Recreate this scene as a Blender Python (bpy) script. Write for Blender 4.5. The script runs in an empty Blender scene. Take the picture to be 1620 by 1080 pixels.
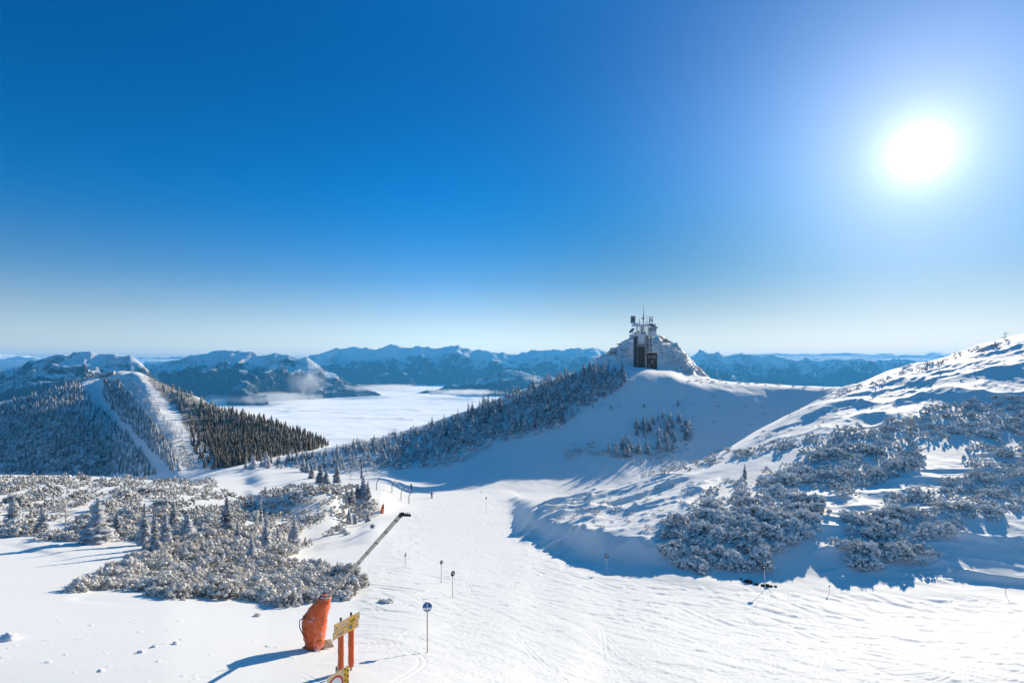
import bpy, bmesh, math, random
import numpy as np
from mathutils import Vector, Matrix

R = math.radians
rng = np.random.default_rng(7)
random.seed(7)
S = bpy.context.scene
COL = S.collection

# ------------------------------------------------------------------ camera
F, CX, HY = 900.0, 810.0, 575.0          # focal length and horizon in photo pixels (1620 wide)
cam_d = bpy.data.cameras.new("camera")
cam_d.sensor_width = 36.0
cam_d.lens = 36.0 * F / 1620.0
cam_d.shift_y = (HY - 540.0) / 1620.0
cam_d.clip_start = 0.5
cam_d.clip_end = 200000.0
cam = bpy.data.objects.new("camera", cam_d)
cam.rotation_euler = (R(90), 0, 0)
COL.objects.link(cam)
S.camera = cam

# ------------------------------------------------------------------ sky and sun
SUN_AZ = math.atan2(1455 - CX, F)                                     # to the right of straight ahead
SUN_EL = math.atan2(HY - 240, math.hypot(F, 1455 - CX))
SUN_DIR = Vector((math.sin(SUN_AZ) * math.cos(SUN_EL), math.cos(SUN_AZ) * math.cos(SUN_EL), math.sin(SUN_EL)))
w = bpy.data.worlds.new("World")
S.world = w
w.use_nodes = True
nt = w.node_tree
nt.nodes.clear()
N, LK = nt.nodes.new, nt.links.new
sky = N('ShaderNodeTexSky')
sky.sky_type = 'NISHITA'
sky.sun_disc = False
sky.sun_elevation = SUN_EL
sky.sun_rotation = SUN_AZ
sky.altitude = 1600
sky.air_density = 1.0
sky.dust_density = 0.05
sky.ozone_density = 3.0
# deep winter blue higher up, pale along the horizon
gen = N('ShaderNodeTexCoord')
gn = N('ShaderNodeVectorMath'); gn.operation = 'NORMALIZE'; LK(gen.outputs['Generated'], gn.inputs[0])
gz = N('ShaderNodeSeparateXYZ'); LK(gn.outputs[0], gz.inputs[0])
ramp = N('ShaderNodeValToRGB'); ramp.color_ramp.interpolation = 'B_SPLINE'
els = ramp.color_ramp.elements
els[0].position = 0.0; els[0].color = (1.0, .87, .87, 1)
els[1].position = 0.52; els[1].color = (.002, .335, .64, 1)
for p_, c_ in ((.045, (.93, .80, .78, 1)), (.085, (.73, .67, .66, 1)), (.14, (.30, .52, .66, 1)), (.22, (.045, .45, .72, 1)), (.30, (.003, .46, .77, 1)), (.66, (.04, .80, 1.35, 1)), (.85, (.14, 1.3, 2.1, 1))):  # top stops brightened above the frame, added fill for the shadows
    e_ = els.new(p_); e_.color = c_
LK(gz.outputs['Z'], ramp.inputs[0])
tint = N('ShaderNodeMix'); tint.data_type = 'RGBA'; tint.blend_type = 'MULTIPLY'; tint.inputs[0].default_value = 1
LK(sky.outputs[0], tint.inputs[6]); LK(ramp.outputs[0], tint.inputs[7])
dsun = N('ShaderNodeVectorMath'); dsun.operation = 'DOT_PRODUCT'; dsun.inputs[1].default_value = SUN_DIR
LK(gn.outputs[0], dsun.inputs[0])
dmap = N('ShaderNodeMapRange'); dmap.interpolation_type = 'SMOOTHSTEP'
dmap.inputs['From Min'].default_value = .70; dmap.inputs['From Max'].default_value = 1.0
dmap.inputs['To Min'].default_value = 0.0; dmap.inputs['To Max'].default_value = 1.0
LK(dsun.outputs['Value'], dmap.inputs['Value'])
veil = N('ShaderNodeMix'); veil.data_type = 'RGBA'; veil.blend_type = 'MULTIPLY'
veil.inputs[7].default_value = (.72, .62, .52, 1)
dlow = N('ShaderNodeMapRange'); dlow.interpolation_type = 'SMOOTHSTEP'
dlow.inputs['From Min'].default_value = .12; dlow.inputs['From Max'].default_value = .42
dlow.inputs['To Min'].default_value = 1.0; dlow.inputs['To Max'].default_value = .25
LK(gz.outputs['Z'], dlow.inputs['Value'])
dmul = N('ShaderNodeMath'); dmul.operation = 'MULTIPLY'; LK(dmap.outputs[0], dmul.inputs[0]); LK(dlow.outputs[0], dmul.inputs[1])
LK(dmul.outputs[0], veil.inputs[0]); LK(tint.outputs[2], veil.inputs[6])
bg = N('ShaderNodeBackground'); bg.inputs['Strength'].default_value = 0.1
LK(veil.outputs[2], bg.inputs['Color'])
# the bright aureole round the sun's disc
geo = N('ShaderNodeTexCoord')
dotn = N('ShaderNodeVectorMath'); dotn.operation = 'DOT_PRODUCT'
dotn.inputs[1].default_value = SUN_DIR
nrm = N('ShaderNodeVectorMath'); nrm.operation = 'NORMALIZE'
LK(geo.outputs['Generated'], nrm.inputs[0])
LK(nrm.outputs[0], dotn.inputs[0])
clampn = N('ShaderNodeMath'); clampn.operation = 'MAXIMUM'; clampn.inputs[1].default_value = 0
LK(dotn.outputs['Value'], clampn.inputs[0])
acc = None
for p, st_, c_ in ((7000, 5.0, (1, 1, 1)), (800, .36, (1, .95, .93)), (130, .19, (1, .82, .80)), (33, .20, (.76, .87, 1)), (12, .075, (.50, .66, .85))):
    pw = N('ShaderNodeMath'); pw.operation = 'POWER'; pw.inputs[1].default_value = p
    LK(clampn.outputs[0], pw.inputs[0])
    ml = N('ShaderNodeVectorMath'); ml.operation = 'SCALE'; ml.inputs[0].default_value = tuple(k_ * st_ for k_ in c_)
    LK(pw.outputs[0], ml.inputs['Scale'])
    if acc is None:
        acc = ml
    else:
        ad = N('ShaderNodeVectorMath'); ad.operation = 'ADD'
        LK(acc.outputs[0], ad.inputs[0]); LK(ml.outputs[0], ad.inputs[1]); acc = ad
bg2 = N('ShaderNodeBackground'); bg2.inputs['Strength'].default_value = 1.0
LK(acc.outputs[0], bg2.inputs['Color'])
adds = N('ShaderNodeAddShader'); LK(bg.outputs[0], adds.inputs[0]); LK(bg2.outputs[0], adds.inputs[1])
wo = N('ShaderNodeOutputWorld'); LK(adds.outputs[0], wo.inputs['Surface'])

sl = bpy.data.lights.new("sun", 'SUN'); sl.energy = 3.5; sl.angle = R(0.53); sl.color = (1.0, 0.87, 0.66)
so = bpy.data.objects.new("sun", sl); so.rotation_euler = SUN_DIR.to_track_quat('Z', 'Y').to_euler()
COL.objects.link(so)

S.view_settings.view_transform = 'Standard'
S.view_settings.look = 'None'
S.view_settings.exposure = 0.78
S.view_settings.gamma = 1.0
S.cycles.use_denoising = True
S.cycles.max_bounces = 6
S.cycles.diffuse_bounces = 3
S.cycles.volume_bounces = 1
S.cycles.transparent_max_bounces = 12

# ------------------------------------------------------------------ helpers
def at(px, py, d):
    return Vector(((px - CX) / F * d, d, (HY - py) / F * d))

def hash2(ix, iy, seed):
    n = (ix.astype(np.int64) * 374761393 + iy.astype(np.int64) * 668265263 + seed * 974634777) & 0x7fffffff
    n = ((n ^ (n >> 13)) * 1274126177) & 0x7fffffff
    n = (n ^ (n >> 16)) & 0xffff
    return n / 65535.0

def vnoise(x, y, seed=0):
    ix = np.floor(x); iy = np.floor(y)
    fx = x - ix; fy = y - iy
    fx = fx * fx * fx * (fx * (fx * 6 - 15) + 10); fy = fy * fy * fy * (fy * (fy * 6 - 15) + 10)
    a = hash2(ix, iy, seed); b = hash2(ix + 1, iy, seed); c = hash2(ix, iy + 1, seed); d = hash2(ix + 1, iy + 1, seed)
    return (a + (b - a) * fx + (c - a) * fy + (a - b - c + d) * fx * fy) * 2 - 1

def fbm(x, y, octs=4, seed=0, gain=0.5, lac=2.03):
    s = np.zeros_like(x); a = 1.0
    for o in range(octs):
        s += a * vnoise(x, y, seed + o * 17); a *= gain
        x, y = (x * 0.8 - y * 0.6) * lac, (x * 0.6 + y * 0.8) * lac
    return s

def ridged(x, y, octs=5, seed=0, gain=0.5):
    s = np.zeros_like(x); a = 1.0; wgt = 1.0
    for o in range(octs):
        n = 1 - np.abs(vnoise(x, y, seed + o * 31)) * 1.6
        n = np.clip(n, 0, 1) ** 1.4
        s += a * n * wgt; wgt = np.clip(n * 1.5, 0, 1); a *= gain
        x, y = (x * 0.8 - y * 0.6) * 2.1, (x * 0.6 + y * 0.8) * 2.1
    return s

def pchip(xk, yk, x):
    """monotone cubic through the knots; xk (n,), yk (n,) or batches (n,m) with matching x"""
    h = np.diff(xk, axis=0); dl = np.diff(yk, axis=0) / h
    m = np.zeros_like(yk)
    with np.errstate(divide='ignore', invalid='ignore'):
        w1 = 2 * h[1:] + h[:-1]; w2 = h[1:] + 2 * h[:-1]
        mm = (w1 + w2) / (w1 / dl[:-1] + w2 / dl[1:])
    mm = np.where(dl[:-1] * dl[1:] > 0, mm, 0.0)
    m[1:-1] = mm; m[0] = dl[0]; m[-1] = dl[-1]
    idx = np.clip(np.searchsorted(xk, x) - 1, 0, len(xk) - 2)
    t = (x - xk[idx]) / h[idx]
    t = np.clip(t, 0, 1)
    y0, y1, m0, m1, hh = yk[idx], yk[idx + 1], m[idx], m[idx + 1], h[idx]
    return ((2*t**3 - 3*t**2 + 1) * y0 + (t**3 - 2*t**2 + t) * hh * m0 + (-2*t**3 + 3*t**2) * y1 + (t**3 - t**2) * hh * m1)

def inside(poly, x, y):
    r = np.zeros(np.shape(x), bool)
    n = len(poly)
    for i in range(n):
        x0, y0 = poly[i]; x1, y1 = poly[(i + 1) % n]
        if y0 == y1:
            continue
        c = ((y0 > y) != (y1 > y)) & (x < (x1 - x0) * (y - y0) / (y1 - y0) + x0)
        r ^= c
    return r

def grid_mesh(name, X, Y, Z, attrs=None):
    nr, nc = X.shape
    me = bpy.data.meshes.new(name)
    me.vertices.add(nr * nc)
    co = np.stack([X, Y, Z], -1).reshape(-1).astype(np.float32)
    me.vertices.foreach_set('co', co)
    idx = np.arange(nr * nc).reshape(nr, nc)
    q = np.stack([idx[:-1, :-1], idx[:-1, 1:], idx[1:, 1:], idx[1:, :-1]], -1).reshape(-1)
    nf = (nr - 1) * (nc - 1)
    me.loops.add(nf * 4); me.polygons.add(nf)
    me.loops.foreach_set('vertex_index', q.astype(np.int32))
    me.polygons.foreach_set('loop_start', np.arange(0, nf * 4, 4, dtype=np.int32))
    me.polygons.foreach_set('loop_total', np.full(nf, 4, np.int32))
    me.update(calc_edges=True)
    me.polygons.foreach_set('use_smooth', np.ones(nf, bool))
    for k, v in (attrs or {}).items():
        a = me.attributes.new(k, 'FLOAT', 'POINT'); a.data.foreach_set('value', v.reshape(-1).astype(np.float32))
    return me

class MB:
    """collects vertices, faces and one float attribute, then links ONE mesh object"""
    def __init__(s):
        s.v = []; s.f = []; s.a = []; s.n = 0
    def add(s, verts, faces, attr=0.0):
        verts = [tuple(v) for v in verts]
        s.v += verts; s.f += [tuple(i + s.n for i in f) for f in faces]
        s.a += list(attr) if hasattr(attr, '__len__') else [attr] * len(verts)
        s.n += len(verts)
        return s
    def box(s, c, size, rot=None, attr=0.0, bevel=0.0):
        bm = bmesh.new()
        bmesh.ops.create_cube(bm, size=1)
        for v in bm.verts:
            v.co = Vector((v.co.x * size[0], v.co.y * size[1], v.co.z * size[2]))
        if bevel:
            bmesh.ops.bevel(bm, geom=bm.edges[:], offset=bevel, segments=2, affect='EDGES')
        if rot is not None:
            bm.transform(rot.to_4x4() if len(rot) == 3 else rot)
        bm.verts.ensure_lookup_table()
        s.add([v.co + Vector(c) for v in bm.verts], [[v.index for v in f.verts] for f in bm.faces], attr)
        bm.free(); return s
    def tube(s, pts, radii, seg=10, attr=0.0, caps=True):
        pts = [Vector(p) for p in pts]
        if not hasattr(radii, '__len__'):
            radii = [radii] * len(pts)
        vs = []; fs = []
        up = None
        for i, p in enumerate(pts):
            t = (pts[min(i + 1, len(pts) - 1)] - pts[max(i - 1, 0)]).normalized()
            if up is None:
                up = t.orthogonal().normalized()
            up = (up - t * up.dot(t)).normalized(); bn = t.cross(up)
            for k in range(seg):
                a = 2 * math.pi * k / seg
                vs.append(p + (up * math.cos(a) + bn * math.sin(a)) * radii[i])
        for i in range(len(pts) - 1):
            for k in range(seg):
                k2 = (k + 1) % seg
                fs.append((i*seg + k, i*seg + k2, (i+1)*seg + k2, (i+1)*seg + k))
        if caps:
            fs.append(tuple(range(seg))[::-1]); fs.append(tuple((len(pts)-1)*seg + k for k in range(seg)))
        s.add(vs, fs, attr); return s
    def blob(s, c, r, seed=0, sub=2, amp=0.25, attr=0.0):
        bm = bmesh.new(); bmesh.ops.create_icosphere(bm, subdivisions=sub, radius=1)
        rr = random.Random(seed); o = [rr.uniform(0, 9) for _ in range(3)]
        from mathutils import noise
        for v in bm.verts:
            k = 1 + amp * noise.noise(v.co * 1.7 + Vector(o)) + amp * .5 * noise.noise(v.co * 4 + Vector(o))
            v.co = Vector((v.co.x * r[0], v.co.y * r[1], v.co.z * r[2])) * k
        s.add([v.co + Vector(c) for v in bm.verts], [[v.index for v in f.verts] for f in bm.faces], attr)
        bm.free(); return s
    def mesh(s, name, mat, smooth=False):
        me = bpy.data.meshes.new(name)
        me.from_pydata(s.v, [], s.f); me.update()
        a = me.attributes.new('frost', 'FLOAT', 'POINT'); a.data.foreach_set('value', np.array(s.a, np.float32))
        if smooth:
            me.polygons.foreach_set('use_smooth', np.ones(len(s.f), bool))
        me.materials.append(mat)
        return me
    def build(s, name, mat, parent=None, smooth=False):
        return link(name, s.mesh(name, mat, smooth), parent)

def link(name, data, parent=None, loc=None):
    o = bpy.data.objects.new(name, data); COL.objects.link(o)
    if parent is not None:
        o.parent = parent
    if loc is not None:
        o.location = loc
    return o

def tag(o, label=None, cat=None, group=None, kind=None):
    if label: o['label'] = label
    if cat: o['category'] = cat
    if group: o['group'] = group
    if kind: o['kind'] = kind
    return o

def empty(name, loc, label, cat, group=None, rz=0):
    o = link(name, None, None, loc); o.rotation_euler = (0, 0, rz); o.empty_display_size = 0.3
    return tag(o, label, cat, group)

def rotz(a):
    return Matrix.Rotation(a, 3, 'Z')

# ------------------------------------------------------------------ materials
def mat(name, color=(0.8, 0.8, 0.8), rough=0.6, metal=0.0, bump=0.0, bscale=20.0, var=0.0, vscale=4.0, spec=0.3):
    m = bpy.data.materials.new(name); m.use_nodes = True
    t = m.node_tree; b = t.nodes['Principled BSDF']
    b.inputs['Base Color'].default_value = (*color, 1); b.inputs['Roughness'].default_value = rough
    b.inputs['Metallic'].default_value = metal
    b.inputs['Specular IOR Level'].default_value = spec
    tc = t.nodes.new('ShaderNodeTexCoord')
    if var:
        n = t.nodes.new('ShaderNodeTexNoise'); n.inputs['Scale'].default_value = vscale; n.inputs['Detail'].default_value = 5
        t.links.new(tc.outputs['Object'], n.inputs['Vector'])
        r = t.nodes.new('ShaderNodeMapRange'); r.inputs['From Min'].default_value = .3; r.inputs['From Max'].default_value = .7
        r.inputs['To Min'].default_value = 1 - var; r.inputs['To Max'].default_value = 1 + var
        t.links.new(n.outputs['Fac'], r.inputs['Value'])
        mx = t.nodes.new('ShaderNodeMix'); mx.data_type = 'RGBA'; mx.blend_type = 'MULTIPLY'; mx.inputs[0].default_value = 1
        mx.inputs[6].default_value = (*color, 1); t.links.new(r.outputs[0], mx.inputs[7]); t.links.new(mx.outputs[2], b.inputs['Base Color'])
    if bump:
        n = t.nodes.new('ShaderNodeTexNoise'); n.inputs['Scale'].default_value = bscale; n.inputs['Detail'].default_value = 6
        t.links.new(tc.outputs['Object'], n.inputs['Vector'])
        bp = t.nodes.new('ShaderNodeBump'); bp.inputs['Strength'].default_value = bump; bp.inputs['Distance'].default_value = .05
        t.links.new(n.outputs['Fac'], bp.inputs['Height']); t.links.new(bp.outputs[0], b.inputs['Normal'])
    return m

def frost_mat(name, dark, white, bias=0.0, rnd=0.25, nscale=6.0, brown=None):
    """needles with rime: the mesh carries how much rime sits on each point"""
    m = bpy.data.materials.new(name); m.use_nodes = True
    t = m.node_tree; b = t.nodes['Principled BSDF']; b.inputs['Roughness'].default_value = .75
    b.inputs['Specular IOR Level'].default_value = .1
    at_ = t.nodes.new('ShaderNodeAttribute'); at_.attribute_name = 'frost'
    oi = t.nodes.new('ShaderNodeObjectInfo')
    tc = t.nodes.new('ShaderNodeTexCoord')
    n = t.nodes.new('ShaderNodeTexNoise'); n.inputs['Scale'].default_value = nscale; n.inputs['Detail'].default_value = 4
    t.links.new(tc.outputs['Object'], n.inputs['Vector'])
    def mth(op, a, bb):
        q = t.nodes.new('ShaderNodeMath'); q.operation = op
        for i, k in enumerate((a, bb)):
            if isinstance(k, (int, float)): q.inputs[i].default_value = k
            else: t.links.new(k, q.inputs[i])
        return q.outputs[0]
    e = mth('ADD', at_.outputs['Fac'], mth('MULTIPLY', mth('SUBTRACT', n.outputs['Fac'], .5), 1.1))
    e = mth('ADD', e, mth('MULTIPLY', mth('SUBTRACT', oi.outputs['Random'], .5), rnd))
    e = mth('ADD', e, bias)
    cl = t.nodes.new('ShaderNodeClamp'); t.links.new(e, cl.inputs[0])
    mx = t.nodes.new('ShaderNodeMix'); mx.data_type = 'RGBA'
    mx.inputs[6].default_value = (*dark, 1); mx.inputs[7].default_value = (*white, 1)
    t.links.new(cl.outputs[0], mx.inputs[0]); t.links.new(mx.outputs[2], b.inputs['Base Color'])
    return m

def snow_mat():
    m = bpy.data.materials.new('snow'); m.use_nodes = True
    t = m.node_tree; b = t.nodes['Principled BSDF']
    b.inputs['Roughness'].default_value = .7; b.inputs['Specular IOR Level'].default_value = .15
    b.inputs['Sheen Weight'].default_value = .5; b.inputs['Sheen Roughness'].default_value = .6
    nn, ll = t.nodes.new, t.links.new
    geo = nn('ShaderNodeNewGeometry')
    sc = nn('ShaderNodeAttribute'); sc.attribute_name = 'scrub'
    rk = nn('ShaderNodeAttribute'); rk.attribute_name = 'rock'
    def noise(scale, det=6, rough=.6):
        n = nn('ShaderNodeTexNoise'); n.inputs['Scale'].default_value = scale; n.inputs['Detail'].default_value = det
        n.inputs['Roughness'].default_value = rough
        ll(geo.outputs['Position'], n.inputs['Vector']); return n
    n1 = noise(.16, 8, .7); n2 = noise(.9, 6)
    # scrub showing through the snow
    def mask(attr, n, w):
        a = nn('ShaderNodeMath'); a.operation = 'MULTIPLY_ADD'; a.inputs[1].default_value = 1.0; ll(attr.outputs['Fac'], a.inputs[0])
        s = nn('ShaderNodeMath'); s.operation = 'SUBTRACT'; ll(n.outputs['Fac'], s.inputs[0]); s.inputs[1].default_value = 1.0
        ll(s.outputs[0], a.inputs[2])
        r = nn('ShaderNodeMapRange'); r.inputs['From Min'].default_value = 0; r.inputs['From Max'].default_value = w
        ll(a.outputs[0], r.inputs['Value']); return r
    ms = mask(sc, n1, .12); mr = mask(rk, n2, .15)
    c1 = nn('ShaderNodeMix'); c1.data_type = 'RGBA'; c1.inputs[6].default_value = (.84, .84, .845, 1)
    cr = nn('ShaderNodeValToRGB'); cr.color_ramp.elements[0].color = (.075, .062, .045, 1); cr.color_ramp.elements[1].color = (.30, .28, .25, 1)
    cr.color_ramp.elements[0].position = .35; cr.color_ramp.elements[1].position = .7
    ll(n2.outputs['Fac'], cr.inputs[0]); ll(cr.outputs[0], c1.inputs[7]); ll(ms.outputs[0], c1.inputs[0])
    c2 = nn('ShaderNodeMix'); c2.data_type = 'RGBA'; ll(c1.outputs[2], c2.inputs[6]); c2.inputs[7].default_value = (.2, .19, .185, 1)
    ll(mr.outputs[0], c2.inputs[0]); ll(c2.outputs[2], b.inputs['Base Color'])
    # grain and wind crust
    n3 = noise(2.2, 8, .65); n4 = noise(14, 4)
    b1 = nn('ShaderNodeBump'); b1.inputs['Strength'].default_value = .22; b1.inputs['Distance'].default_value = .07; ll(n3.outputs['Fac'], b1.inputs['Height'])
    b2 = nn('ShaderNodeBump'); b2.inputs['Strength'].default_value = .22; b2.inputs['Distance'].default_value = .02; ll(n4.outputs['Fac'], b2.inputs['Height'])
    ll(b1.outputs[0], b2.inputs['Normal']); ll(b2.outputs[0], b.inputs['Normal'])
    return m

M = {}
M['snow'] = snow_mat()
M['clean_snow'] = mat('clean_snow', (.86, .87, .88), .7, bump=.3, bscale=6, spec=.15)
M['orange'] = mat('orange_cover', (.80, .135, .028), .5, bump=.8, bscale=4, var=.12, vscale=3)
def add_rime(m):
    t = m.node_tree; b = t.nodes['Principled BSDF']; src = b.inputs['Base Color'].links[0].from_socket
    tc = t.nodes.new('ShaderNodeTexCoord'); mp = t.nodes.new('ShaderNodeMapping'); mp.inputs['Scale'].default_value = (2.2, 2.2, 1.1); t.links.new(tc.outputs['Object'], mp.inputs[0])
    n = t.nodes.new('ShaderNodeTexNoise'); n.inputs['Scale'].default_value = 2.4; n.inputs['Detail'].default_value = 8; n.inputs['Roughness'].default_value = .7; t.links.new(mp.outputs[0], n.inputs[0])
    r = t.nodes.new('ShaderNodeMapRange'); r.inputs['From Min'].default_value = .52; r.inputs['From Max'].default_value = .72; r.inputs['To Max'].default_value = .6; t.links.new(n.outputs['Fac'], r.inputs[0])
    x = t.nodes.new('ShaderNodeMix'); x.data_type = 'RGBA'; x.inputs[7].default_value = (.72, .68, .68, 1); t.links.new(src, x.inputs[6]); t.links.new(r.outputs[0], x.inputs[0]); t.links.new(x.outputs[2], b.inputs['Base Color'])
add_rime(M['orange'])
M['orange_pad'] = mat('orange_pad', (.72, .135, .04), .5, bump=.15, bscale=3, var=.12, vscale=3)
M['grey_metal'] = mat('grey_metal', (.55, .50, .45), .5, .5, bump=.05, var=.15, vscale=2)
M['alu'] = mat('aluminium', (.42, .41, .40), .45, .6, var=.1)
M['black'] = mat('black_plastic', (.02, .02, .022), .5)
M['dark'] = mat('dark_steel', (.05, .05, .055), .5, .3)
M['board_wood'] = mat('board_wood', (.74, .47, .21), .6, bump=.1, bscale=14, var=.14, vscale=7)
M['tan'] = mat('tan_board', (.40, .31, .21), .7, var=.15)
M['yellow'] = mat('yellow_paint', (.80, .46, .03), .5, var=.06)
M['peach'] = mat('sign_cream', (.78, .58, .32), .5, var=.06)
M['red'] = mat('red_paint', (.62, .05, .03), .5)
M['white'] = mat('white_paint', (.8, .8, .8), .5)
M['blue'] = mat('blue_paint', (.01, .11, .33), .5)
M['pole_wood'] = mat('pole_wood', (.42, .31, .24), .7, var=.1)
M['lettering'] = mat('lettering', (.36, .27, .16), .6)
M['pale_lettering'] = mat('pale_lettering', (.72, .66, .55), .6)
M['needles'] = frost_mat('frosted_needles', (.018, .024, .018), (.72, .73, .75), bias=.18, rnd=.5, nscale=3)
M['dark_needles'] = frost_mat('dark_needles', (.085, .072, .052), (.50, .47, .42), bias=-.25, rnd=.25, nscale=.3)
M['pine'] = frost_mat('rimed_dwarf_pine', (.052, .047, .034), (.87, .87, .86), bias=.36, rnd=.3, nscale=4)
M['sunwarm_pine'] = frost_mat('sunwarm_dwarf_pine', (.10, .075, .05), (.86, .825, .78), bias=.22, rnd=.3, nscale=4)  # pine copy with the warm tone of back-lit rime put into its colour
M['bark'] = mat('bark', (.06, .045, .035), .9, bump=.4)
M['rime'] = frost_mat('rimed_twigs', (.12, .10, .085), (.72, .72, .72), bias=.2)
M['rock'] = mat('dark_rock', (.035, .026, .02), .9, bump=.6, bscale=4, var=.3)

# ------------------------------------------------------------------ terrain
# every landform is a loft: for photo columns px a profile of (distance, image row) knots
A_COLS = {
 -700: [(6,2225),(20.5,1080),(35,950),(62,862),(82,812),(99,786),(118,767),(142,752),(200,800),(400,950)],
    0: [(6,2225),(20,1080),(34,950),(60,862),(80,812),(97,786),(115,767),(140,751),(200,800),(400,950)],
  130: [(6,2225),(20,1080),(34,950),(59,864),(80,815),(97,788),(115,769),(140,753),(200,800),(400,950)],
  250: [(6,2225),(20.2,1080),(34,950),(57,870),(80,820),(95,793),(112,773),(138,757),(190,800),(380,950)],
  330: [(6,2225),(20.6,1080),(34.5,955),(54,882),(76,832),(93,805),(118,783),(150,765),(195,757),(380,900)],
  380: [(6,2225),(20.9,1080),(35.0,958),(53,888),(75,840),(94,812),(122,788),(160,765),(205,744),(420,860)],
  430: [(6,2225),(21.2,1080),(35.5,960),(52,893),(74,848),(92,820),(100,788),(122,779),(207,738),(420,850)],
  480: [(6,2225),(21.4,1080),(36,960),(50,900),(78,862),(94,820),(101,777),(122,769),(200,741),(420,860)],
  520: [(6,2225),(21.5,1080),(36.3,960),(50,896),(80,852),(97,818),(104,778),(125,767),(190,749),(420,870)],
  560: [(6,2225),(21.6,1080),(36.6,960),(52,892),(86,838),(102,828),(111,779),(130,764),(175,754),(420,880)],
  600: [(6,2225),(21.9,1080),(37.2,957),(55,888),(96,820),(108,816),(113,788),(140,766),(170,752),(420,880)],
  648: [(6,2225),(22.5,1080),(38.2,955),(60,880),(100,824),(116,808),(133,795),(155,776),(180,762),(420,880)],
  720: [(6,2225),(24,1080),(41,955),(64,880),(100,828),(118,809),(137,795),(160,783),(200,772),(420,880)],
  800: [(6,2225),(25.8,1080),(43.5,955),(66,882),(94,840),(112,818),(130,803),(155,786),(190,776),(420,880)],
  850: [(6,2225),(27.2,1080),(45,958),(66,886),(84,852),(90.5,822),(105,800),(125,788),(160,806),(420,900)],
  900: [(6,2225),(28.5,1080),(46,960),(62,900),(74,872),(81,833),(99,803),(119,783),(160,806),(420,900)],
  960: [(6,2225),(30.5,1080),(47,965),(58,920),(65,896),(72,848),(92,808),(120,776),(160,800),(420,900)],
 1030: [(6,2225),(31.5,1080),(48,966),(57,926),(63,903),(71.5,838),(90,795),(125,755),(165,790),(420,900)],
 1130: [(6,2225),(33,1080),(50,966),(57,931),(62,907),(71.4,837),(90,778),(130,718),(172,755),(420,900)],
 1210: [(6,2225),(34,1080),(51,966),(57,935),(61.5,911),(71.3,836),(90,768),(148,672),(190,712),(420,880)],
 1320: [(6,2225),(35,1080),(52,966),(57,938),(61.5,912),(71.3,837),(90,762),(165,621),(210,655),(420,850)],
 1400: [(6,2225),(35.5,1080),(52.5,966),(57,939),(61.5,913),(71.3,838),(90,760),(185,593),(230,625),(420,830)],
 1500: [(6,2225),(36,1080),(53,966),(57,940),(61.5,914),(71.4,839),(91,755),(205,562),(250,585),(430,800)],
 1620: [(6,2225),(36.5,1080),(53,966),(58,941),(62.5,914),(72.4,840),(92,750),(225,530),(270,545),(450,750)],
 2000: [(6,2225),(36,1080),(56,965),(61,940),(67,910),(75,840),(93,745),(240,500),(300,510),(500,700)],
 2700: [(6,2225),(38,1080),(60,965),(65,940),(71,910),(79,840),(98,745),(250,480),(310,490),(520,680)],
}
B_COLS = {
  200: [(140,900),(200,830),(230,810),(245,800),(260,790),(290,795),(310,810),(360,850),(700,1000)],
  380: [(140,860),(200,775),(230,752),(245,745),(256,738),(270,737),(285,737),(330,750),(700,1000)],
  450: [(140,850),(200,768),(230,748),(245,739),(256,728),(266,723),(275,723),(310,735),(700,1000)],
  560: [(140,830),(175,772),(205,747),(225,730),(245,715),(262,702),(275,698),(320,712),(700,950)],
  640: [(140,820),(170,774),(200,750),(225,724),(250,702),(268,686),(280,680),(325,696),(700,920)],
  740: [(140,820),(160,790),(185,757),(212,724),(240,690),(268,660),(285,648),(335,665),(700,900)],
  800: [(140,820),(160,792),(188,756),(215,716),(245,672),(272,638),(290,626),(340,642),(700,880)],
  870: [(140,825),(158,798),(188,756),(213,714),(250,650),(276,614),(295,602),(345,620),(700,860)],
  910: [(140,825),(157,800),(187,756),(213,710),(248,645),(278,602),(300,589),(350,605),(700,850)],
  945: [(140,825),(156,800),(185,756),(212,706),(246,640),(279,594),(302,578),(325,567),(700,850)],
  970: [(140,825),(156,800),(184,756),(212,705),(247,637),(279,590),(300,580),(328,553),(700,850)],
  993: [(140,825),(155,802),(183,756),(212,705),(248,635),(278,588),(300,579),(330,537),(700,850)],
 1015: [(140,825),(155,802),(183,756),(213,705),(249,634),(278,588),(301,578),(332,533),(700,850)],
 1040: [(140,825),(155,802),(183,757),(214,705),(250,635),(278,590),(301,581),(331,535),(700,850)],
 1062: [(140,825),(155,803),(183,757),(214,706),(249,637),(275,593),(298,584),(329,541),(700,850)],
 1085: [(140,825),(155,803),(183,757),(214,708),(247,641),(270,602),(292,592),(322,560),(700,850)],
 1106: [(140,825),(155,804),(183,758),(214,711),(244,646),(266,608),(287,597),(312,585),(700,850)],
 1128: [(140,825),(155,805),(183,758),(214,712),(242,651),(263,613),(281,601.5),(301,598.5),(700,850)],
 1200: [(140,825),(154,806),(181,758),(205,716),(230,668),(257,622),(270,609),(279,606.5),(700,860)],
 1320: [(140,830),(150,814),(170,772),(189,730),(209,688),(230,640),(241,618),(249,612.5),(700,870)],
 1500: [(130,860),(138,842),(152,800),(168,760),(187,712),(207,655),(217,634),(224,628),(700,870)],
 1900: [(130,880),(138,862),(152,820),(168,780),(187,732),(207,675),(217,654),(224,648),(700,900)],
}
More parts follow.
